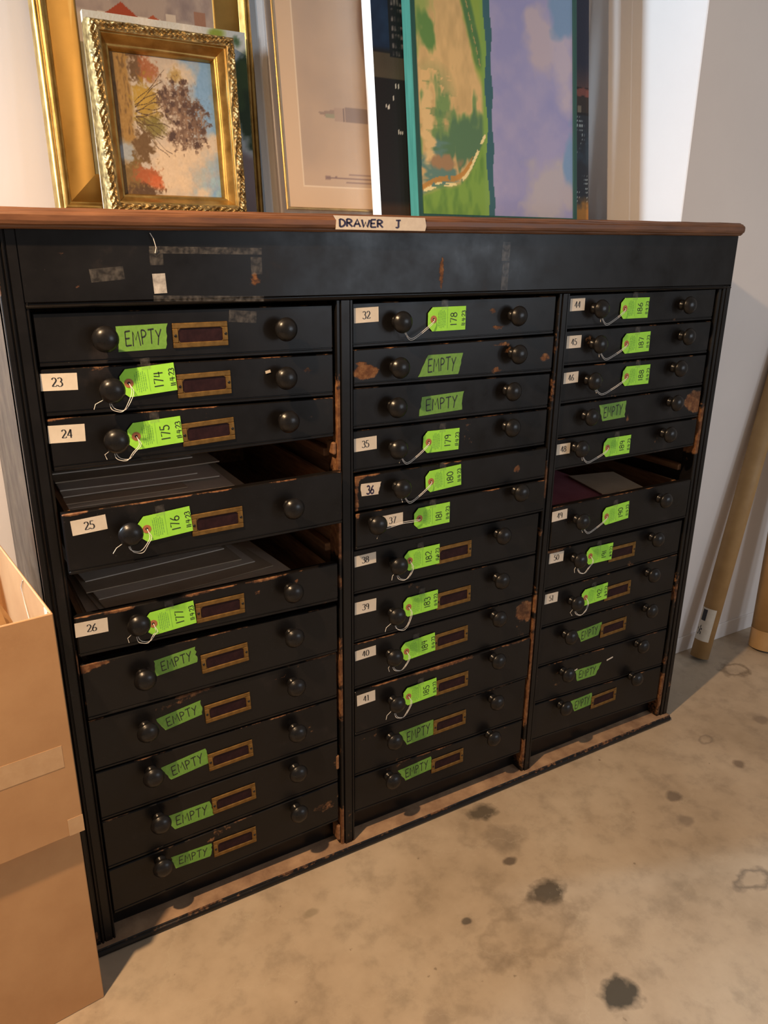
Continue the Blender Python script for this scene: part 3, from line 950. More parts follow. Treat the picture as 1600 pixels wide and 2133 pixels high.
# bottom board with its nosing, and the toe boards above it
prof = [(.765, .0), (-.014, .0), (-.020, .003), (-.0215, .009), (-.0195, .0145), (-.0165, .0165), (-.0165, .0195), (-.014, .022), (.765, .022)]
mb = MB()
n = 60
P = np.zeros((len(prof), n, 3))
for i, (y, z) in enumerate(prof):
    for j, x in enumerate(np.linspace(-.001, 2.0, n)):
        P[i, j] = (x, y, z + (.0012 * math.sin(x * 5) if i > 2 else 0))
mb.grid(P[:8], 0, False); mb.grid(P[7:], 1, False)
mb.face([(2.0, y, z) for y, z in prof][::-1], 0); mb.face([(-.001, y, z) for y, z in prof], 0)
o = mb.build('bottom_board', [MAT['varnish'], MAT['dust']], cab, (0, 0, 0))
vx = np.array([v.co[:] for v in o.data.vertices])
set_attr(o, 'wear', np.where((vx[:, 2] > .0150), .45, .05) + (fbm(vx[:, 0] * 12, vx[:, 2] * 90, 5) - .5) * .5)
for (a, b), zt in zip(XE, (.086, .096, .09)):
    mb = MB(); mb.bbox(a, b, .046, .062, .022, zt, .001); mb.build('toe_board', MAT['varnish'], cab, (0, 0, 0))
# wooden runners that show in the open bays
for (x0, x1, z) in ((.640, .664, 1.150), (.640, .664, 1.000), (.640, .664, .905), (1.925, 1.949, 1.030), (1.925, 1.949, .94)):
    mb = MB(); mb.bbox(x0 + .014, x1 + .012, .050, .70, z, z + .020, .002); mb.build('drawer_runner', MAT['bare'], cab, (0, 0, 0))
for (x, z, h) in ((.662, 1.178, .030), (.660, .300, .045), (.662, .062, .050)):
    mb = MB(); mb.bbox(x - .005, x + .005, .006, .040, z - h / 2, z + h / 2, .003); mb.build('runner_block', MAT['bare'], cab, (0, 0, 0))

# the wooden top
prof = [(.80, .0), (-.006, .0), (-.0075, -.0020), (-.0145, -.0045), (-.0155, -.0065), (-.0200, -.0085), (-.0220, -.0125), (-.0222, -.0220), (-.0205, -.0275), (-.0165, -.0300),
        (-.0160, -.0325), (-.0120, -.0355), (.0, -.0360), (.80, -.036)]
xs = list(np.linspace(-.016, 1.988, 70)) + [1.994, 1.999, 2.003, 2.0055, 2.0065]
ins = [0] * 70 + [.0006, .0025, .006, .011, .018]
mb = MB()
P = np.zeros((len(prof), len(xs), 3))
zm = -.018
for i, (y, z) in enumerate(prof):
    for j, x in enumerate(xs):
        sc = 1 - ins[j] / .018 * .75
        yy = y + (ins[j] if y < .1 else 0)
        P[i, j] = (x, yy, ztop(x) + zm + (z - zm) * sc + .0004 * math.sin(x * 40 + i))
mb.grid(P[::-1], 0, False)
mb.face([tuple(P[i, -1]) for i in range(len(prof))], 0)
mb.face([tuple(P[i, 0]) for i in range(len(prof))][::-1], 0)
fix_normals(mb.build('countertop', MAT['top'], cab, (0, 0, 0), label='worn brown wooden top with moulded edge'))

# masking tape on the edge of the top: DRAWER J
mb = MB()
w, h = .225, .0275
L_ = [(-w / 2 - .004, h / 2), (-w / 2 + .003, .004), (-w / 2 + .001, -h / 2)]
R_ = [(w / 2 - .001, h / 2), (w / 2 + .003, -.003), (w / 2, -h / 2)]
for i in range(2):
    mb.face([(L_[i + 1][0], 0, L_[i + 1][1]), (R_[i + 1][0], 0, R_[i + 1][1]), (R_[i][0], 0, R_[i][1]), (L_[i][0], 0, L_[i][1])], 0)
out = L_ + R_[::-1]
for i in range(len(out)):
    j = (i + 1) % len(out)
    mb.face([(out[i][0], 0, out[i][1]), (out[j][0], 0, out[j][1]), (out[j][0], .001, out[j][1]), (out[i][0], .001, out[i][1])], 0)
tp = mb.build('masking_tape', MAT['mask'], cab, (.767, -.0232, 1.6745), label='masking tape lettered DRAWER J')
mb = MB()
hh = .0150
strokes(mb, 'DRAWER', lambda gx, gy: (-.103 + gx * hh * 1.5, 0, -.008 + gy * hh), 0, w=.21, jit=.03, gap=.13)
mb.build('lettering', MAT['marker'], tp, (.767, -.0236, 1.6745))
mb = MB()
strokes(mb, 'J', lambda gx, gy: (.034 + gx * hh * 1.5, 0, -.008 + gy * hh), 0, w=.20)
mb.build('lettering', MAT['marker'], tp, (.767, -.0236, 1.6745))

# old tape and paper scraps on the header
film('clear_tape', cab, .187, 1.574, .062, .024, -.0012, 5)
film('clear_tape', cab, .383, 1.617, .228, .013, -.0012, -.5)
film('clear_tape', cab, .383, 1.5255, .228, .011, -.0024, -1.5)
film('clear_tape', cab, .281, 1.604, .026, .028, -.0016, 0)
film('clear_tape', cab, .484, 1.588, .024, .034, -.0012, 0)
film('clear_tape', cab, 1.131, 1.618, .024, .044, -.0012, -2)
film('clear_tape', cab, 1.132, 1.560, .020, .066, -.0012, -2)
film('paper_scrap', cab, .2835, 1.556, .025, .037, -.0008, 2, mat='scrap', label='pale paper scrap under old tape')
film('clear_tape', cab, .452, 1.487, .060, .024, .0062, -5)
film('paper_scrap', cab, 1.515, .335, .03, .004, .0066, 12, mat='card')
film('paper_scrap', cab, 1.675, .335, .028, .005, .0066, 10, mat='card')
film('paper_scrap', cab, .503, 1.369, .012, .006, .0064, 12, mat='card')
mb = MB(); mb.tube([(.272, -.004, 1.648), (.277, -.007, 1.638), (.281, -.006, 1.622), (.279, -.003, 1.612)], .0007, 5)
mb.build('string_end', MAT['string'], cab, (0, 0, 0))

# ------------------------------------------------------------------ shipping tags
TAGS = {(0, 1): ('174', .2464, 1.3704, 4.2), (0, 2): ('175', .2507, 1.2614, 3.0), (0, 3): ('176', .2451, 1.0759, 4.4), (0, 4): ('177', .2449, .8452, 4.0), (1, 0): ('178', .9666, 1.4641, .3),
        (1, 3): ('179', .9621, 1.1634, -1.0), (1, 4): ('180', .9651, 1.066, 3.6), (1, 5): ('181', .9305, .9718, 1.1), (1, 6): ('182', .9141, .8524, .9), (1, 7): ('183', .9137, .7186, 1.2),
        (1, 8): ('184', .91, .5874, 3.6), (1, 9): ('185', .916, .4465, 2.5), (2, 0): ('186', 1.6035, 1.4697, -.1), (2, 1): ('187', 1.6246, 1.3735, 1.4), (2, 2): ('188', 1.6396, 1.2794, .1),
        (2, 4): ('189', 1.5937, 1.0736, .1), (2, 5): ('190', 1.6102, .8625, 3.9), (2, 6): ('191', 1.5701, .7335, -.8), (2, 7): ('192', 1.5681, .5956, 2.1)}
TL, TH = .1095, .0560


def tag_base():
    mb = MB()
    c = .013
    out = [(-TL / 2, -TH / 2 + c), (-TL / 2 + c, -TH / 2), (TL / 2, -TH / 2), (TL / 2, TH / 2), (-TL / 2 + c, TH / 2), (-TL / 2, TH / 2 - c)]
    hx = -TL / 2 + .145 * TL
    hole = [(hx + .0030 * math.cos(a), .0030 * math.sin(a)) for a in np.linspace(0, 2 * PI, 13)[:-1]]
    # front with a real hole: fan between the outline and the hole
    ring = []
    for k in range(12):
        a = 2 * PI * k / 12
        best = None
        dx, dz = math.cos(a), math.sin(a)
        tbest = 1e9
        for i in range(6):
            p, q = out[i], out[(i + 1) % 6]
            ex, ez = q[0] - p[0], q[1] - p[1]
            den = dx * ez - dz * ex
            if abs(den) < 1e-9:
                continue
            t_ = ((p[0] - hx) * ez - p[1] * ex) / den
            s_ = ((p[0] - hx) * dz - p[1] * dx) / den
            if t_ > 0 and -1e-6 <= s_ <= 1 + 1e-6 and t_ < tbest:
                tbest = t_; best = (hx + dx * t_, dz * t_)
        ring.append(best)
    # corners inserted in order
    th = [math.atan2(p[1], p[0] - hx) % (2 * PI) for p in out]
    for k in range(12):
        k2 = (k + 1) % 12
        a0, a1 = 2 * PI * k / 12, 2 * PI * (k + 1) / 12
        mid = [o for o, a in sorted(zip(out, th), key=lambda q: q[1]) if a0 + 1e-6 < a < a1 - 1e-6]
        poly = [hole[k], ring[k]] + mid + [ring[k2], hole[k2]]
        mb.face([(p[0], 0, p[1]) for p in poly], 0)
        mb.face([(p[0], .0006, p[1]) for p in poly][::-1], 0)
    for i in range(6):
        p, q = out[i], out[(i + 1) % 6]
        mb.face([(q[0], 0, q[1]), (p[0], 0, p[1]), (p[0], .0006, p[1]), (q[0], .0006, q[1])], 0)
    return mb.mesh('tag_card', [MAT['tagpaper']]), hx


CARD_ME, HX = tag_base()
mb = MB()
for k in range(18):
    a0, a1 = 2 * PI * k / 18, 2 * PI * (k + 1) / 18
    mb.face([(r * math.cos(a), -.0004, r * math.sin(a)) for r, a in ((.0030, a0), (.0090, a0), (.0090, a1), (.0030, a1))], 0)
    mb.face([(r * math.cos(a), y, r * math.sin(a)) for r, a, y in ((.0090, a0, -.0004), (.0090, a0, 0), (.0090, a1, 0), (.0090, a1, -.0004))], 0)
EYE_ME = mb.mesh('eyelet', [MAT['eyelet']])
mb = MB()
rnd = random.Random(5)
for u, v0, v1 in ((.262, .20, .80), (.300, .14, .86), (.336, .12, .88), (.372, .16, .84), (.408, .14, .86), (.444, .22, .78)):
    v = v0
    while v < v1:
        l = rnd.uniform(.03, .11)
        uu = (u - .5) * TL
        mb.face([(uu, 0, (v - .5) * TH), (uu + .0015, 0, (v - .5) * TH), (uu + .0015, 0, (min(v + l, v1) - .5) * TH), (uu, 0, (min(v + l, v1) - .5) * TH)], 0)
        v += l + .025
mb.face([((.505 - .5) * TL, 0, -.40 * TH), ((.505 - .5) * TL + .0006, 0, -.40 * TH), ((.505 - .5) * TL + .0006, 0, .40 * TH), ((.505 - .5) * TL, 0, .40 * TH)], 0)
PRINT_ME = mb.mesh('printed_lines', [MAT['tagprint']])

ORD = ['first', 'second', 'third', 'fourth', 'fifth', 'sixth', 'seventh', 'eighth']
NEAR = {(0, 1), (0, 2), (0, 3), (0, 4), (1, 6), (1, 7), (1, 8), (1, 9), (2, 6), (2, 7)}
for k, (num, x, z, ang) in TAGS.items():
    yf = face_y(k) - .0042
    same = sorted(q for q in TAGS if q[0] == k[0])
    place = ORD[same.index(k)] + (' green tag from the top, %s column, marked %s, tied to a knob' % (('left', 'middle', 'right')[k[0]], num))
    rt = empty('shipping_tag', (x, yf, z), place, 'tag', 'green numbered tags on the drawers')
    ca = math.radians(ang)
    rt.rotation_euler = (0, -ca, 0)
    tz = random.uniform(-.012, .02)
    # children are laid out flat; the empty carries the rotation
    def child(nm, me, off):
        o = bpy.data.objects.new(nm, me); COL.objects.link(o); o.parent = rt; o.location = off; WORLD[o] = (0, 0, 0)
        return o
    child('tag_card', CARD_ME, (0, 0, 0))
    child('eyelet', EYE_ME, (HX, -.0001, 0))
    child('printed_lines', PRINT_ME, (0, -.0003, 0))
    mb = MB()
    hh = .0185
    seed = int(num)
    strokes(mb, num, lambda gx, gy: ((.765 - .5) * TL - gy * hh, 0, -.016 + gx * hh * .98), 0, w=.115, jit=.05, seed=seed, gap=.15)
    child('number', mb.mesh('number', [MAT['ink']]), (0, -.0004, 0))
    mb = MB()
    h2 = .0105
    strokes(mb, '11.4.23', lambda gx, gy: ((.985 - .5) * TL - gy * h2, 0, -.0175 + gx * h2 * 1.02), 0, w=.16, jit=.07, seed=seed + 1, gap=.12)
    child('date', mb.mesh('date', [MAT['ink']]), (0, -.0004, 0))
    # strip of clear tape holding the tag's top edge
    mb = MB(); mb.box(-.0095, .0095, -.0006, -.0003, TH / 2 - .006, TH / 2 + .0165)
    child('clear_tape', mb.mesh('clear_tape', [MAT['clear']]), (random.uniform(-.008, .004), 0, 0))
    # the white string: hole -> hangs -> round the knob's neck
    hxw = HX * math.cos(ca); hzw = HX * math.sin(ca)
    H = Vector((x + hxw, yf, z + hzw))
    K = Vector((RAW[k][4][0], face_y(k) - .016, RAW[k][4][1]))
    def loc(p):       # world -> tag local
        d = Vector(p) - Vector((x, yf, z))
        return (d.x * math.cos(ca) + d.z * math.sin(ca), d.y, -d.x * math.sin(ca) + d.z * math.cos(ca))
    mb = MB()
    rn = random.Random(seed)
    for s in (0, 1):
        o1 = (s - .5) * .004
        start = H + Vector((0, .001, 0))
        if k in NEAR:
            # knob close by: loop drops below the head and comes up behind it
            side = Vector((K.x + .022, K.y - .022, K.z - .012))
            low = Vector((K.x + .006 + o1, K.y - .016, K.z - .036 - rn.uniform(0, .006)))
            pts = [start, H + Vector((.001, -.004, -.003)), H + Vector((.004 + o1, -.010, -.016)), (side + Vector((.006 + o1, 0, -.012))), low + Vector((.012, -.002, 0)), low, low + Vector((-.010, .002, .007)),
                   K + Vector((-.006, -.002, -.013)), K + Vector((-.008, 0, 0))]
        else:
            dx = H.x - K.x
            dip = min(.030, .012 + dx * .25) * (1 if num != '181' else .12)
            pts = [start, H + Vector((0, -.004, -.002)), H + Vector((-.10 * dx, -.007, -.35 * dip + o1)), H.lerp(K, .45) + Vector((0, -.008, -dip + o1)), K.lerp(H, .25) + Vector((0, -.008, -dip * 1.15 + o1 - .006)),
                   K + Vector((.006, -.004, -.016 + o1)), K + Vector((-.004, 0, -.012)), K + Vector((-.010, 0, 0))]
        # smooth by Catmull-Rom
        sm = []
        for i in range(len(pts) - 1):
            p0 = pts[max(i - 1, 0)]; p1 = pts[i]; p2 = pts[i + 1]; p3 = pts[min(i + 2, len(pts) - 1)]
            for t_ in np.linspace(0, 1, 6)[:-1]:
                sm.append(.5 * ((2 * p1) + (p2 - p0) * t_ + (2 * p0 - 5 * p1 + 4 * p2 - p3) * t_ ** 2 + (3 * p1 - p0 - 3 * p2 + p3) * t_ ** 3))
        sm.append(pts[-1])
        mb.tube([loc(p) for p in sm], .00065, 5)
    tail = K + Vector((rn.uniform(-.034, -.020) if k in NEAR else rn.uniform(-.004, .006), -.012, -.024))
    mb.tube([loc(p) for p in (K + Vector((-.006, -.006, -.013)), tail, tail + Vector((rn.uniform(-.010, .006), -.004, -.009)))], .0006, 5)
    child('string', mb.mesh('string', [MAT['string']]), (0, 0, 0))

# ------------------------------------------------------------------ sheets lying in the open drawers
def sheet(name, x0, x1, y0, y1, z, ang, mat, label, group, th=.004, cat='paper'):
    xc, yc = (x0 + x1) / 2, (y0 + y1) / 2
    w, d = x1 - x0, y1 - y0
    nx, ny = 10, 6
    mb = MB()
    g = np.zeros((ny, nx, 3)); g2 = np.zeros((ny, nx, 3))
    rn = random.Random(int(z * 9000 + x0 * 100))
    ph = rn.uniform(0, 6)
    for i in range(ny):
        for j in range(nx):
            u = j / (nx - 1); v = i / (ny - 1)
            dz = .0012 * math.sin(u * 4 + ph) * math.sin(v * 3 + ph)
            g[i, j] = ((u - .5) * w, (v - .5) * d, dz + th); g2[i, j] = ((u - .5) * w, (v - .5) * d, dz)
    mb.grid(g, 0, True); mb.grid(g2[::-1], 0, True)
    for a, b in ((g[0], g2[0]), (g2[-1], g[-1]), (g2[:, 0], g[:, 0]), (g[:, -1], g2[:, -1])):
        for i in range(len(a) - 1):
            mb.face([tuple(a[i + 1]), tuple(a[i]), tuple(b[i]), tuple(b[i + 1])], 0)
    o = mb.build(name, MAT[mat], None, (xc, yc, z))
    o.rotation_euler = (0, 0, math.radians(ang))
    tag(o, label, cat, group)
    return o


z = 1.014
for i in range(6):
    sheet('paper_folder', .075 + .002 * (i % 3), .47 - .006 * (i % 4), .008, .50, z, random.uniform(-.5, .5), 'paper2',
          'thick brown folder under the stepped sheets, upper open drawer of the left column', 'folders at the bottom of drawer 25', .0105, 'folder')
    z += .0130
for i in range(8):
    sheet('paper_sheet', .070 + .003 * (i % 3), (.47, .36, .44, .33, .42, .38, .45, .40)[i], .016 + (0, .042, .062, .080, .118, .150, .205, .26)[i], .50, z, (0, 1.5, -.8, 1.2, .6, -.6, 1.0, .4)[i], 'paper' if i % 3 else 'paper2',
          'grey brown sheet in the stepped stack inside open drawer 25', 'sheets in drawer 25', .0026)
    z += .0048
z = .808
for i in range(4):
    sheet('paper_folder', .080, .52 - .01 * i, .020, .50, z, random.uniform(-1, 1), 'paper2', 'thick brown folder under the fanned sheets, lower open drawer of the left column', 'folders at the bottom of drawer 26', .0085, 'folder')
    z += .0110
for i, (x0, x1, y0, a, m) in enumerate([(.085, .50, .030, 1, 'paper'), (.10, .56, .065, 5, 'paper'), (.10, .52, .090, 8, 'paper2'), (.10, .49, .135, 6, 'paper'), (.09, .47, .165, 3, 'paper2'), (.085, .44, .23, 7, 'paper')]):
    sheet('paper_sheet', x0, x1, y0, y0 + .34, z, a, m, 'grey brown sheet fanned out inside open drawer 26', 'sheets in drawer 26', .0026)
    z += .0050
z = .812
for i in range(8):
    sheet('paper_folder', 1.385 + .001 * i, 1.68 + .01 * (i % 3), .016 + .004 * i, .42 + .004 * i, z, random.uniform(-.8, .8), 'paperred', 'thin maroon folder in the pile inside open drawer 49', 'maroon folders in drawer 49', .0092, 'folder')
    z += .0110
sheet('paper_sheet', 1.64, 1.81, .040, .25, z + .001, -14, 'paper2', 'loose brown sheet askew on the maroon folders in drawer 49', None, .003)

# ------------------------------------------------------------------ pictures leaning on the alcove wall
def rails(root, W, H, prof, mat, disp=None, n=1, z0=0.0, name='frame_rail'):
    """four mitred rails; prof = [(inward from outer edge, forward height)] ; picture plane local: x right, z up, front = -y"""
    sides = [('L', H), ('T', W), ('R', H), ('B', W)]
    for sd, Ln in sides:
        mb = MB()
        G = np.zeros((n + 1, len(prof), 3))
        for i in range(n + 1):
            for j, (w, d) in enumerate(prof):
                l = w + (Ln - 2 * w) * i / n
                dd = d + (disp(l, w, Ln, sd) if disp else 0)
                if sd == 'L':
                    p = (w, -dd, l)
                elif sd == 'R':
                    p = (W - w, -dd, l)
                elif sd == 'T':
                    p = (l, -dd, H - w)
                else:
                    p = (l, -dd, w)
                G[i, j] = (p[0] - W / 2, p[1], p[2] + z0)
        mb.grid(G, 0, n > 1)
        o = bpy.data.objects.new(name, mb.mesh(name, [mat])); COL.objects.link(o); o.parent = root; WORLD[o] = (0, 0, 0)
        fix_normals(o)
    return


def art(root, x0, x1, z0, z1, y, nx, nz, func, mat, back=None, name='canvas'):
    a, b = np.meshgrid(np.linspace(0, 1, nx), np.linspace(0, 1, nz))     # b = 0 at the top
    X = x0 + (x1 - x0) * a; Z = z1 - (z1 - z0) * b
    mb = MB()
    mb.grid(np.stack([X, np.full_like(X, y), Z], -1)[::-1], 0, True)
    rgb = func(a, b)[::-1].reshape(-1, 3) / 255.0
    lin = np.where(rgb <= .04045, rgb / 12.92, ((np.clip(rgb, 0, 1) + .055) / 1.055) ** 2.4)
    nf = nx * nz
    mats = [mat]
    if back:
        th, bm = back
        mats.append(bm)
        mb.face([(x0, y, z0), (x0, y, z1), (x0, y + th, z1), (x0, y + th, z0)], 1)
        mb.face([(x1, y, z1), (x1, y, z0), (x1, y + th, z0), (x1, y + th, z1)], 1)
        mb.face([(x0, y, z1), (x1, y, z1), (x1, y + th, z1), (x0, y + th, z1)], 1)
        mb.face([(x0, y, z0), (x0, y + th, z0), (x1, y + th, z0), (x1, y, z0)], 1)
        mb.face([(x1, y + th, z0), (x0, y + th, z0), (x0, y + th, z1), (x1, y + th, z1)], 1)
    o = bpy.data.objects.new(name, mb.mesh(name, mats)); COL.objects.link(o); o.parent = root; WORLD[o] = (0, 0, 0)
    col = np.ones((len(o.data.vertices), 3)) * .5
    col[:nf] = np.clip(lin, 0, 1)
    set_col(o, col)
    return o


def mixc(c, new, m):
    m = np.clip(m, 0, 1)[..., None]
    return c * (1 - m) + np.array(new, float) * m


def blob(a, b, ca, cb, ra, rb, soft=.25, nz=None):
    d = np.hypot((a - ca) / ra, (b - cb) / rb)
    if nz is not None:
        d = d + nz
    return np.clip((1 - d) / soft + .5, 0, 1)


def picture(name, x0, x1, y0, lean, thick, label, cat='painting'):
    th = math.radians(lean)
    xc = (x0 + x1) / 2
    r = empty(name, (xc, y0, ztop(xc) + thick * math.sin(th) + .0008), label, cat)
    r.rotation_euler = (-th, 0, 0)
    return r


# -- big flat gold frame with a red-roofed house
P1 = picture('framed_painting', .2212, .7885, .70, 4.35, .045, 'large plain gold framed painting of a red roofed house, behind the ornate frame')
W1, H1 = .5673, 1.06
rails(P1, W1, H1, [(0, -.045), (0, -.004), (.004, .004), (.008, .005), (.011, .000), (.013, .002), (.019, .009), (.025, .006), (.028, -.002), (.034, -.004), (.036, -.008)], MAT['gold'], n=2)
rails(P1, W1, H1, [(.036, -.008), (.037, -.006), (.100, -.010), (.103, -.008), (.107, -.016)], MAT['goldflat'], n=2, name='flat_panel')


def art1(a, b):
    # a across, b from the top; the part in view lies at b = .45 .. .6
    c = np.zeros(a.shape + (3,)) + np.array((168, 152, 142.))
    n = fbm(a * 9, b * 14, 3)
    c = mixc(c, (136, 122, 120), (n - .45) * 3)
    z = (1 - b) * .846           # metres above the sight bottom
    x = a * .353
    c = mixc(c, (196, 186, 172), np.clip((.385 - z) * 60 + (n - .5) * 2, 0, 1))
    def tri(x0, x1, xt, z0, zt):
        l = z0 + (zt - z0) * np.clip((x - x0) / (xt - x0), 0, 1); r = z0 + (zt - z0) * np.clip((x1 - x) / (x1 - xt), 0, 1)
        return ((z < np.minimum(l, r)) & (z > z0) & (x > x0) & (x < x1)).astype(float)
    c = mixc(c, (214, 204, 190), ((x > .05) & (x < .21) & (z < .385) & (z > .33)).astype(float))
    c = mixc(c, (158, 68, 38), tri(.055, .165, .112, .372, .412))
    c = mixc(c, (170, 84, 50), tri(.15, .235, .19, .365, .392))
    c = mixc(c, (200, 186, 170), ((x > .225) & (x < .25) & (z < .40) & (z > .36)).astype(float))
    c = mixc(c, (150, 112, 92), ((x > .30) & (x < .33) & (z < .415) & (z > .35)).astype(float))
    c = mixc(c, (120, 132, 70), blob(x, z, .345, .36, .04, .014, .5, (n - .5) * 2))
    c = mixc(c, (96, 100, 70), ((z < .31)).astype(float) * n)
    return c


art(P1, -W1 / 2 + .105, W1 / 2 - .105, .105, H1 - .105, .014, 150, 330, art1, MAT['art'], (.02, MAT['canvasback']))

# -- unframed canvas between them
P2 = picture('canvas_painting', .330, .7505, .662, 4.6, .020, 'unframed canvas showing pale sky and dark green tree, between the two gold frames')


def art2(a, b):
    n = fbm(a * 8, b * 10, 11)
    c = np.zeros(a.shape + (3,)) + np.array((196, 196, 188.))
    c = mixc(c, (214, 208, 196), (n - .4) * 3)
    c = mixc(c, (170, 182, 190), np.clip((a - .6) * 3, 0, 1))
    c = mixc(c, (126, 146, 60), blob(a, b, .80, .03, .05, .03, .6, (n - .5) * 2))
    c = mixc(c, (60, 88, 62), blob(a, b, .94, .05, .03, .03, .6, (n - .5) * 2))
    c = mixc(c, (34, 54, 30), blob(a, b, 1.02, .32, .16, .20, .3, (n - .5) * 1.6))
    c = mixc(c, (52, 74, 40), blob(a, b, 1.0, .25, .10, .09, .5, (n - .5) * 3))
    c = mixc(c, (124, 112, 116), np.clip((b - .56) * 8 + (n - .5) * 2, 0, 1))
    return c


art(P2, -.210, .210, .0, .478, 0, 70, 80, art2, MAT['art'], (.020, MAT['canvasback']))

# -- the small ornate gold frame, its landscape turned on its side
P3 = picture('framed_painting', .3245, .6980, .585, 5.7, .075, 'small ornate gold framed autumn tree landscape standing on its side')
W3, H3 = .3735, .4466


def carve(l, w, Ln, sd):
    if w > .0275 or w < .0005:
        return 0
    e = math.sin(PI * min(w / .027, 1))
    q = l + .6 * w
    s = math.sin(2 * PI * q / .030 + 2.2 * math.sin(2 * PI * w / .030)) * math.cos(2 * PI * w / .022 - 2 * PI * l / .060)
    t_ = abs(math.sin(2 * PI * l / .021 + w * 160)) * math.sin(2 * PI * (w / .017) + l * 60)
    return e * (.0052 * s + .0040 * t_ + .0035 * (float(fbm(l * 110, w * 110, 9, 3)) - .5))


prof3 = [(0, -.060), (0, -.018)] + [(.0009 * i + .0005, -.016 + .016 * math.sin(PI / 2 * min(i / 10, 1)) - .002 * max(0, i - 22) / 8) for i in range(31)] + \
        [(.0285, -.010), (.0300, -.0085), (.0315, -.0100), (.034, -.015), (.039, -.023), (.045, -.031), (.0475, -.0325), (.0495, -.032), (.0540, -.046), (.0575, -.055)]
rails(P3, W3, H3, prof3[:33], MAT['goldornate'], carve, n=230, name='carved_rail')
rails(P3, W3, H3, prof3[32:], MAT['gold'], None, n=2, name='inner_moulding')


def art3(a, b):
    n = fbm(a * 7, b * 8, 21); n2 = fbm(a * 22, b * 24, 22, 4); n3 = fbm(a * 60, b * 22, 23, 3); n4 = fbm(a * 55, b * 60, 24, 2)
    e = (n2 - .5) * 1.5 + (n4 - .5) * .8
    c = np.zeros(a.shape + (3,)) + np.array((168, 160, 150.))
    c = mixc(c, (182, 170, 156), np.clip((n - .42) * 3, 0, 1))
    c = mixc(c, (112, 150, 190), np.clip((a - .68 + .10 * np.sin(b * 6 + 1) + (n - .5) * .5) * 3.5, 0, 1))
    c = mixc(c, (134, 168, 186), np.clip((a - .62) * 3, 0, 1) * np.clip((b - .60) * 3, 0, 1) * np.clip((n2 - .35) * 3, 0, 1))
    for (ca, cb, ra, rb) in ((.95, .60, .09, .08), (.66, .68, .20, .10), (.62, .88, .07, .08), (.80, .97, .07, .04), (.66, .12, .14, .07), (.46, .80, .16, .18)):
        c = mixc(c, (196, 178, 154), blob(a, b, ca, cb, ra, rb, .9, (n2 - .5) * 1.0) * .8)
    fld = np.clip((.185 + (n - .5) * .06 + (n4 - .5) * .03 - a) * 30, 0, 1)
    c = mixc(c, (140, 112, 66), fld)
    c = mixc(c, (104, 82, 52), fld * np.clip((n3 - .5) * 4, 0, 1))
    c = mixc(c, (82, 64, 46), fld * np.clip((.06 - a) * 14, 0, 1) * .8)
    c = mixc(c, (138, 146, 152), blob(a, b, .07, .70, .09, .085, .6, (n2 - .5) * .8))
    c = mixc(c, (94, 74, 54), blob(a, b, .24, .10, .09, .12, .5, e))
    c = mixc(c, (142, 88, 58), blob(a, b, .34, .11, .08, .10, .6, e) * .9)
    c = mixc(c, (150, 126, 70), blob(a, b, .62, .13, .06, .05, .9, e) * .8)
    c = mixc(c, (148, 124, 58), blob(a, b, .30, .34, .13, .16, .6, e) * .95)
    c = mixc(c, (112, 104, 58), blob(a, b, .36, .50, .13, .07, .7, e) * .9)
    c = mixc(c, (168, 140, 66), blob(a, b, .27, .30, .08, .07, .9, e) * .7)
    for i in range(14):                                       # stems running left to right
        y0 = .34 + .0125 * i; sl = (i - 6.5) * .035
        yy = y0 + sl * (a - .20) / .3 + .010 * np.sin(a * (22 + i) + i * 2)
        c = mixc(c, (72, 56, 44), ((abs(b - yy) < .0034) & (a > .19) & (a < .52 - .03 * (i % 4))).astype(float) * np.clip(.3 + n4, 0, .85))
    cr = np.maximum(blob(a, b, .62, .32, .17, .15, .35, e), np.maximum(blob(a, b, .73, .44, .17, .17, .35, e), blob(a, b, .66, .56, .16, .09, .4, e)))
    cr = cr * np.clip((n4 - .22) * 6, .25, 1)
    c = mixc(c, (104, 84, 72), cr)
    c = mixc(c, (134, 112, 94), cr * np.clip((n3 - .50) * 5, 0, 1))
    c = mixc(c, (76, 60, 56), cr * np.clip((.46 - n2) * 7, 0, 1))
    c = mixc(c, (98, 78, 54), blob(a, b, .24, .64, .09, .13, .5, e))
    c = mixc(c, (108, 88, 54), blob(a, b, .12, .90, .22, .13, .45, e))
    c = mixc(c, (150, 84, 54), blob(a, b, .25, .85, .12, .06, .6, e) * .9)
    c = mixc(c, (172, 92, 58), blob(a, b, .32, .91, .08, .05, .6, e) * .9)
    c = mixc(c, (80, 62, 46), blob(a, b, .20, .98, .16, .05, .6, e))
    return c * 1.12 + (n4[..., None] - .5) * 14


art(P3, -W3 / 2 + .055, W3 / 2 - .055, .055, H3 - .055, .054, 170, 210, art3, MAT['art'], (.006, MAT['canvasback']))

# -- glazed print of a hazy skyline, turned on its side
X40, X41 = .797, 1.46
P4 = picture('framed_print', X40, X41, .60, 7.6, .050, 'plastic wrapped framed print of a pale hazy skyline with wide beige mat')
W4, H4 = X41 - X40, 1.00
rails(P4, W4, H4, [(0, -.050), (0, -.003), (.003, 0), (.016, .002), (.020, -.001)], MAT['darkframe'], n=2)
rails(P4, W4, H4, [(.020, -.001), (.022, .0015), (.026, .0012), (.029, -.003), (.031, -.010)], MAT['gold'], n=2, name='gilt_lip')


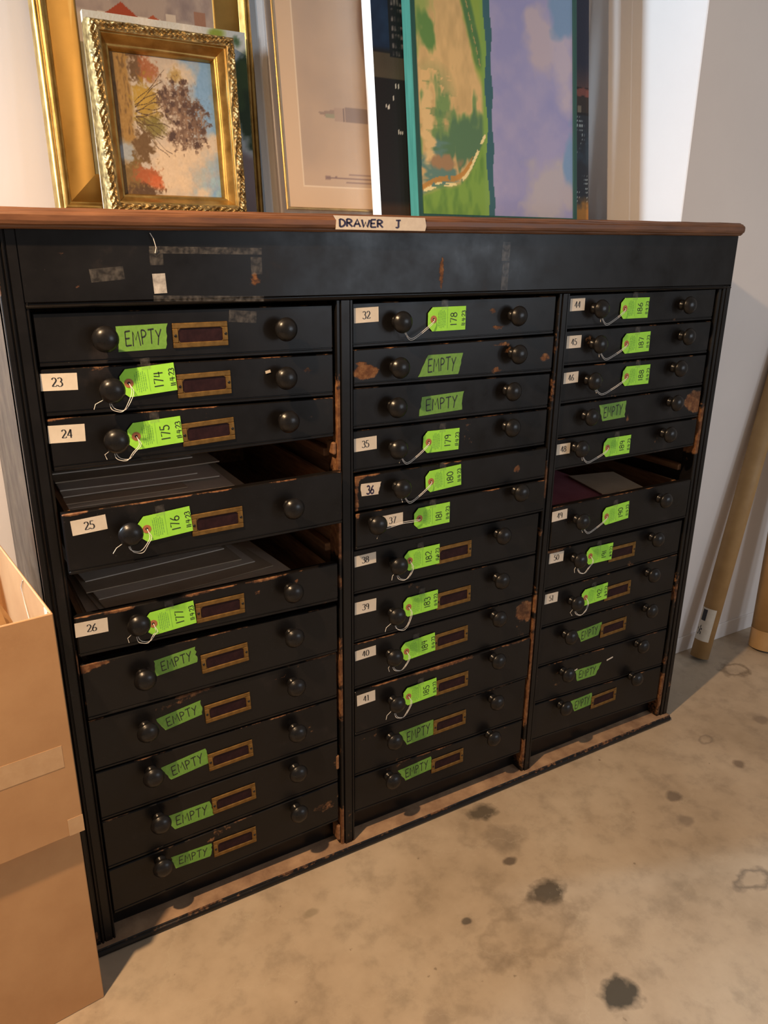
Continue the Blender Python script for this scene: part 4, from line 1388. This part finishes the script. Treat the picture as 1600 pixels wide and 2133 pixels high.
def art4(a, b):
    x = a * (W4 - .06); z = (1 - b) * (H4 - .06)
    c = np.zeros(a.shape + (3,)) + np.array((214, 188, 160.))
    inp = ((x > .056) & (z > .060)).astype(float)
    n = fbm(x * 6, z * 6, 31)
    edge = ((x > .0535) & (x < .056) & (z > .0575)).astype(float) + ((z > .0575) & (z < .060) & (x > .0535)).astype(float)
    c = mixc(c, (196, 172, 150), inp)
    c = mixc(c, (178, 158, 142), inp * np.clip((n - .4) * 2.5, 0, 1))
    c = mixc(c, (232, 214, 190), edge)
    # spired tower lying on its side, tip to the left
    zc = .256
    tip, base = .110, .165
    c = mixc(c, (150, 130, 120), inp * ((x > tip) & (x < base) & (abs(z - zc) < .012 * (x - tip) / (base - tip))).astype(float))
    c = mixc(c, (150, 150, 128), inp * ((x > .138) & (x < base) & (z < zc) & (z > zc - .010)).astype(float))
    c = mixc(c, (172, 150, 136), inp * ((x > base) & (x < .20) & (abs(z - zc) < .017)).astype(float))
    c = mixc(c, (138, 120, 114), inp * ((x > .20) & (x < .46) & (abs(z - zc) < .020)).astype(float))
    c = mixc(c, (110, 94, 92), inp * ((x > .195) & (x < .199) & (abs(z - zc) < .018)).astype(float))
    for (zz, x0, r, dk) in ((.084, .125, .0022, (116, 92, 96)), (.093, .20, .0014, (130, 106, 106)), (.072, .19, .0012, (128, 104, 104))):
        c = mixc(c, dk, inp * ((abs(z - zz) < r) & (x > x0)).astype(float) * .8)
    c = mixc(c, (124, 100, 100), inp * ((abs(z - .084) < .005) & (x > .122) & (x < .14)).astype(float) * .7)
    c = mixc(c, (120, 96, 98), inp * ((abs(z - .084) < .004) & (x > .155) & (x < .162)).astype(float) * .7)
    # brown quayside running up the right
    q = np.clip((x - .262 - .010 * np.sin(z * 22) - (n - .5) * .02) * 90, 0, 1) * np.clip((z - .28) * 30, 0, 1)
    c = mixc(c, (150, 122, 106), inp * q)
    return c


art(P4, -W4 / 2 + .030, W4 / 2 - .030, .030, H4 - .030, .009, 170, 260, art4, MAT['artflat'], (.008, MAT['canvasback']), name='print')
mw, nt, b = nodes('plastic_wrap')
b.inputs['Base Color'].default_value = (1, 1, 1, 1); b.inputs['Roughness'].default_value = .12
b.inputs['Alpha'].default_value = .07
tc = N(nt, 'ShaderNodeTexCoord'); nz = N(nt, 'ShaderNodeTexNoise', Scale=5, Detail=2)
nt.links.new(tc.outputs['Object'], nz.inputs['Vector'])
bp = N(nt, 'ShaderNodeBump', Strength=.5, Distance=.01); nt.links.new(nz.outputs['Fac'], bp.inputs['Height']); nt.links.new(bp.outputs[0], b.inputs['Normal'])
MAT['wrap'] = mw
mb = MB()
wx = W4 / 2 + .004
mb.face([(-wx, -.005, 0), (wx, -.005, 0), (wx, -.005, H4), (-wx, -.005, H4)])
mb.face([(-wx, .050, 0), (-wx, -.005, 0), (-wx, -.005, H4), (-wx, .050, H4)])
mb.face([(-wx, .0, .0), (-wx - .024, .038, 0), (-wx - .022, .040, H4), (-wx, .0, H4)])
o = bpy.data.objects.new('plastic_wrap', mb.mesh('plastic_wrap', [mw])); COL.objects.link(o); o.parent = P4

# -- white edged night skyline canvas
X50, X51 = 1.0890, 1.9130
P5 = picture('canvas_painting', X50, X51, .535, 7.4, .050, 'dark night skyline canvas with white painted edges, behind the teal framed picture')
W5, H5 = X51 - X50, 1.62


def art5(a, b):
    x = a * W5; z = (1 - b) * H5
    n = fbm(x * 14, z * 14, 41); n2 = fbm(x * 60, z * 60, 42, 2)
    c = np.zeros(a.shape + (3,)) + np.array((30, 24, 24.))
    c = mixc(c, (22, 38, 66), np.clip((z - .445) * 60, 0, 1))
    c = mixc(c, (30, 52, 84), np.clip((z - .445) * 60, 0, 1) * np.clip((n - .5) * 4, 0, 1))
    c = mixc(c, (84, 74, 58), ((z > .378) & (z < .445) & (x < .3)).astype(float) * (.75 + .25 * n))
    bl = ((x > .055) & (x < .11) & (z > .437) & (z < .60)).astype(float)
    c = mixc(c, (22, 20, 24), bl)
    win = bl * ((x > .064) & (np.mod(z, .022) < .013) & (np.mod(x, .009) > .0025)).astype(float)
    c = mixc(c, (110, 104, 104), win * np.clip((n2 - .35) * 3, 0, 1))
    for (wx_, wz) in ((.071, .362), (.080, .360), (.060, .330), (.036, .306), (.042, .302), (.044, .304), (.074, .239), (.080, .238), (.087, .237)):
        c = mixc(c, (220, 214, 206), ((abs(x - wx_) < .0016) & (abs(z - wz) < .0055)).astype(float))
    c = mixc(c, (60, 42, 30), np.clip((.05 - z) * 50, 0, 1) * (x < .4))
    # right edge strip
    rt_ = (x > .70).astype(float)
    c = mixc(c, (38, 40, 58), rt_ * (z > .43))
    c = mixc(c, (92, 66, 60), rt_ * np.clip((.50 - z) * 12, 0, 1) * (z > .43))
    c = mixc(c, (128, 72, 62), rt_ * blob(x, z, .80, .412, .05, .012, .5, (n2 - .5) * 1.5))
    c = mixc(c, (54, 42, 36), rt_ * ((z < .40) & (z > .35)).astype(float))
    c = mixc(c, (120, 108, 92), rt_ * ((abs(z - .361) < .010) & (abs(x - .783) < .009)).astype(float))
    c = mixc(c, (40, 44, 52), rt_ * ((z < .345)).astype(float))
    c = mixc(c, (48, 64, 78), rt_ * np.clip((n - .5) * 5, 0, 1) * (z < .33))
    dots = ((np.mod(x, .0075) < .0028) & (np.mod(z, .014) < .005)).astype(float) * np.clip((fbm(x * 40, z * 22, 44, 2) - .46) * 8, 0, 1)
    c = mixc(c, (196, 206, 206), rt_ * dots * (z < .34))
    c = mixc(c, (190, 128, 52), rt_ * np.clip((.085 - z) * 26 + (n2 - .5), 0, 1))
    return c


art(P5, -W5 / 2, W5 / 2, 0, H5, 0, 260, 400, art5, MAT['art'], (.050, MAT['white']))

# -- teal framed painting of a field and a lilac sky, turned on its side
X60, X61 = 1.1890, 1.8150
P6 = picture('framed_painting', X60, X61, .487, 7.5, .044, 'teal framed painting of a green field and lilac sky standing on its side')
W6, H6 = X61 - X60, 1.05
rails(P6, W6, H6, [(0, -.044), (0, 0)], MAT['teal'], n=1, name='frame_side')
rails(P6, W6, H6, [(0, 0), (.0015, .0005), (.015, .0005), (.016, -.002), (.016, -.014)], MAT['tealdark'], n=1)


def art6(a, b):
    x = a * (W6 - .032); z = (1 - b) * (H6 - .032)
    n = fbm(x * 12, z * 12, 51); n2 = fbm(x * 40, z * 16, 52, 3); n3 = fbm(x * 18, z * 50, 53, 3)
    lp = np.clip((.262 + .012 * (1 - z / .6) * 0 - x) * 200, 0, 1)
    c = np.zeros(a.shape + (3,)) + np.array((142, 144, 188.))
    # lilac sky with pale and blue clouds
    c = mixc(c, (156, 154, 190), np.clip((n - .42) * 3, 0, 1))
    c = mixc(c, (172, 168, 178), blob(x, z, .50, .10, .10, .12, .5, (n - .5) * 2))
    c = mixc(c, (176, 166, 180), blob(x, z, .47, .50, .06, .10, .6, (n - .5) * 2))
    c = mixc(c, (176, 168, 186), blob(x, z, .56, .46, .05, .12, .5, (n - .5) * 1.5))
    c = mixc(c, (118, 146, 180), blob(x, z, .555, .60, .055, .07, .4, (n - .5) * 1.5))
    c = mixc(c, (120, 150, 186), blob(x, z, .585, .16, .035, .10, .4, (n - .5) * 1.5))
    c = mixc(c, (172, 166, 176), blob(x, z, .57, .07, .04, .05, .5, (n - .5) * 1.5))
    # sand and grass half
    g = np.zeros_like(c) + np.array((206, 176, 124.))
    g = mixc(g, (186, 160, 112), (n2 - .4) * 3)
    g = mixc(g, (132, 160, 74), np.clip((x - .20 - .05 * np.sin(z * 7) + (n - .5) * .05) * 60, 0, 1))
    g = mixc(g, (142, 160, 92), blob(x, z, .015, .58, .045, .12, .7, (n2 - .5) * 2))
    g = mixc(g, (92, 132, 74), blob(x, z, .035, .50, .03, .05, .5, (n2 - .5) * 2))
    # dark hedge running down from the top
    hx_ = .165 + .055 * np.clip((.60 - z) / .20, 0, 1)
    hed = np.clip((.022 - abs(x - hx_ - .012)) * 120, 0, 1) * np.clip((z - .40) * 40, 0, 1)
    g = mixc(g, (78, 118, 74), hed * np.clip(.6 + (n2 - .4) * 2, 0, 1))
    g = mixc(g, (172, 152, 100), ((abs(x - hx_ - .012) < .002) & (z > .42) & (np.mod(z, .03) < .02)).astype(float) * .8)
    # bushes in the middle
    g = mixc(g, (112, 142, 90), blob(x, z, .10, .22, .10, .08, .6, (n2 - .5) * 3.2))
    g = mixc(g, (84, 118, 88), blob(x, z, .14, .18, .09, .07, .4, (n2 - .5) * 2.6))
    g = mixc(g, (92, 126, 118), blob(x, z, .05, .12, .06, .06, .5, (n3 - .5) * 2.4))
    g = mixc(g, (206, 180, 130), blob(x, z, .03, .23, .018, .09, .5, (n3 - .5) * 2))
    g = mixc(g, (96, 128, 84), (n3 > .56).astype(float) * blob(x, z, .055, .31, .065, .085, .9) * .6)
    g = mixc(g, (150, 122, 92), blob(x, z, .09, .145, .06, .018, .5, (n2 - .5) * 2))
    # green meadow at the bottom with a pale dotted edge
    ed = .055 + .16 * np.clip((x - .03) / .21, 0, 1) ** 1.6 + .02 * np.sin(x * 30)
    g = mixc(g, (118, 156, 72), np.clip((ed - z + (n - .5) * .03) * 60, 0, 1))
    g = mixc(g, (96, 136, 66), np.clip((ed - z) * 60, 0, 1) * np.clip((n2 - .5) * 4, 0, 1))
    g = mixc(g, (122, 160, 80), np.clip((x - .225) * 80, 0, 1) * (z < .6))
    g = mixc(g, (226, 212, 156), ((abs(z - ed - .004) < .0085) & (n3 > .45) & (x < .24)).astype(float))
    g = mixc(g, (178, 128, 62), ((abs(z - ed - .016) < .008) & (n2 > .42) & (x < .24)).astype(float) * .85)
    c = c * (1 - lp[..., None]) + g * lp[..., None]
    bd = ((x > .245 + .004 * np.sin(z * 30)) & (x < .268 + .003 * np.sin(z * 40))).astype(float)
    c = mixc(c, (58, 98, 108), bd)
    return c * 1.13


art(P6, -W6 / 2 + .015, W6 / 2 - .015, .015, H6 - .015, .003, 190, 300, art6, MAT['art'], (.030, MAT['canvasback']))

# ------------------------------------------------------------------ cartons on the left
def carton(name, cx, cy, z0, w, d, h, yaw, opened, label, group=None):
    """front right corner of the base at cx, cy"""
    r = empty(name, (cx, cy, z0), label, 'box', group)
    r.rotation_euler = (0, 0, math.radians(yaw))
    t = .005
    def part(nm, mb, mat='kraft'):
        o = bpy.data.objects.new(nm, mb.mesh(nm, [MAT[mat]])); COL.objects.link(o); o.parent = r
        return o
    top = h
    for nm, (x0, x1, y0, y1) in (('front_wall', (-w, 0, 0, t)), ('back_wall', (-w, 0, d - t, d)), ('side_wall', (-t, 0, t, d - t)), ('side_wall', (-w, -w + t, t, d - t))):
        mb = MB(); mb.bbox(x0, x1, y0, y1, 0, top, .0018); part(nm, mb)
    mb = MB(); mb.box(-w + t, -t, t, d - t, 0.001, t); part('base', mb)
    if not opened:
        mb = MB(); mb.box(-w + .001, -.001, .001, d / 2 - .001, top, top + .004); part('flap', mb)
        mb = MB(); mb.box(-w + .001, -.001, d / 2 + .001, d - .001, top, top + .004); part('flap', mb)
    return r, part


lower, lp_ = carton('cardboard_box', -.0100, -.1290, 0, .46, .50, .478, 7.0, False, 'plain closed brown cardboard box standing on the floor under the open one')
upper, up_ = carton('cardboard_box', -.0020, -.1470, .4830, .47, .50, .497, 7.0, True, 'open brown cardboard box with packing paper on top of another box')
mb = MB(); mb.box(-.47, -.02, -.0006, 0, .165, .215); up_('packing_tape', mb, 'packtape')
mb = MB(); mb.box(-.030, .0004, -.0008, 0, .0, .040); up_('packing_tape', mb, 'packtape')
mb = MB(); mb.box(-.0062, -.005, .018, .042, .40, .494); up_('tape_strip', mb, 'card')
mb = MB(); mb.tube([(-.0062, .20, .492), (-.0075, .22, .47), (-.0080, .205, .44), (-.0075, .175, .39), (-.0070, .155, .36)], .0010, 5); up_('white_thread', mb, 'string')

# crumpled packing paper
def crumple(name, cx, cy, cz, r, seed, label, zs=.8):
    rn = random.Random(seed)
    nu, nv = 16, 10
    mb = MB()
    G = np.zeros((nv, nu + 1, 3))
    for i in range(nv):
        for j in range(nu):
            th = PI * (i + .02) / (nv - 1 + .04); ph = 2 * PI * j / nu
            k = r * (rn.uniform(.62, 1.12))
            G[i, j] = (k * math.sin(th) * math.cos(ph) * 1.2, k * math.sin(th) * math.sin(ph) * 1.2, k * math.cos(th) * zs * .9)
        G[i, nu] = G[i, 0]
    G[0, :] = G[0, 0]; G[-1, :] = G[-1, 0]
    mb.grid(G, 0, False)
    o = mb.build(name, MAT['kraftpaper'], None, (cx, cy, cz))
    fix_normals(o)
    tag(o, label, 'paper', 'packing paper in the open box')
    return o


crumple('packing_paper', -.112, .020, .728, .060, 3, 'crumpled kraft packing paper nearest the rim of the open box', 4.3)
crumple('packing_paper', -.310, .000, .665, .078, 5, 'crumpled kraft packing paper in the left part of the open box', 2.5)
crumple('packing_paper', -.150, .215, .655, .070, 7, 'crumpled kraft packing paper at the back of the open box', 2.6)

# ------------------------------------------------------------------ mailing tubes by the right wall
def mail_tube(name, p0, p1, r, label, cap=True):
    p0 = Vector(p0); p1 = Vector(p1)
    ax = (p1 - p0); Ln = ax.length
    o = empty(name, p0, label, 'tube')
    o.rotation_euler = ax.to_track_quat('Z', 'Y').to_euler()
    def part(nm, mb, mat):
        c = bpy.data.objects.new(nm, mb.mesh(nm, [MAT[mat]])); COL.objects.link(c); c.parent = o
        fix_normals(c)
        return c
    mb = MB()
    mb.lathe([(r - .004, 0.0), (r, 0.0), (r, Ln), (r - .004, Ln), (r - .004, 0.0)], 36, axis='Z')
    part('tube_wall', mb, 'kraft2')
    mb = MB(); mb.lathe([(.0003, .006), (r - .0042, .006), (r - .0042, .012), (.0003, .012)], 30, axis='Z'); part('end_cap', mb, 'hole')
    return o, part, r


t1, part1, r1 = mail_tube('mailing_tube', (2.468, .2290, .012), (2.765, .271, 1.35), .0370, 'slim brown cardboard mailing tube with white label leaning on the wall')
# its white label, wrapped on the side facing the room
def wrap_patch(r, a0, a1, z0, z1, n=8):
    mb = MB()
    G = np.zeros((2, n + 1, 3))
    for i, z in enumerate((z0, z1)):
        for j in range(n + 1):
            a = math.radians(a0 + (a1 - a0) * j / n)
            G[i, j] = (r * math.cos(a), r * math.sin(a), z)
    mb.grid(G, 0, True)
    return mb


qd = t1.rotation_euler.to_quaternion().inverted() @ Vector((-2.6, -1.8, 0))
A0 = math.degrees(math.atan2(qd.y, qd.x)) - 78
part1('paper_label', wrap_patch(r1 + .0006, A0, A0 + 105, .075, .215), 'card')
for (a0, a1, z0, z1) in ((20, 52, .160, .208), (14, 20, .118, .128), (26, 34, .108, .122), (36, 46, .120, .126), (20, 28, .098, .106), (38, 44, .100, .112), (30, 36, .126, .138)):
    part1('label_print', wrap_patch(r1 + .0010, A0 + a0, A0 + a1, z0, z1, 4), 'ink')
t2, part2, r2 = mail_tube('mailing_tube', (2.790, .150, .010), (2.900, .232, 1.40), .0640, 'thick tan cardboard tube with taped end standing by the wall')
part2('tape_band', wrap_patch(r2 + .0008, 0, 360, .0, .085, 36), 'tubetape')

# drop the parents' transforms into place
bpy.context.view_layer.update()
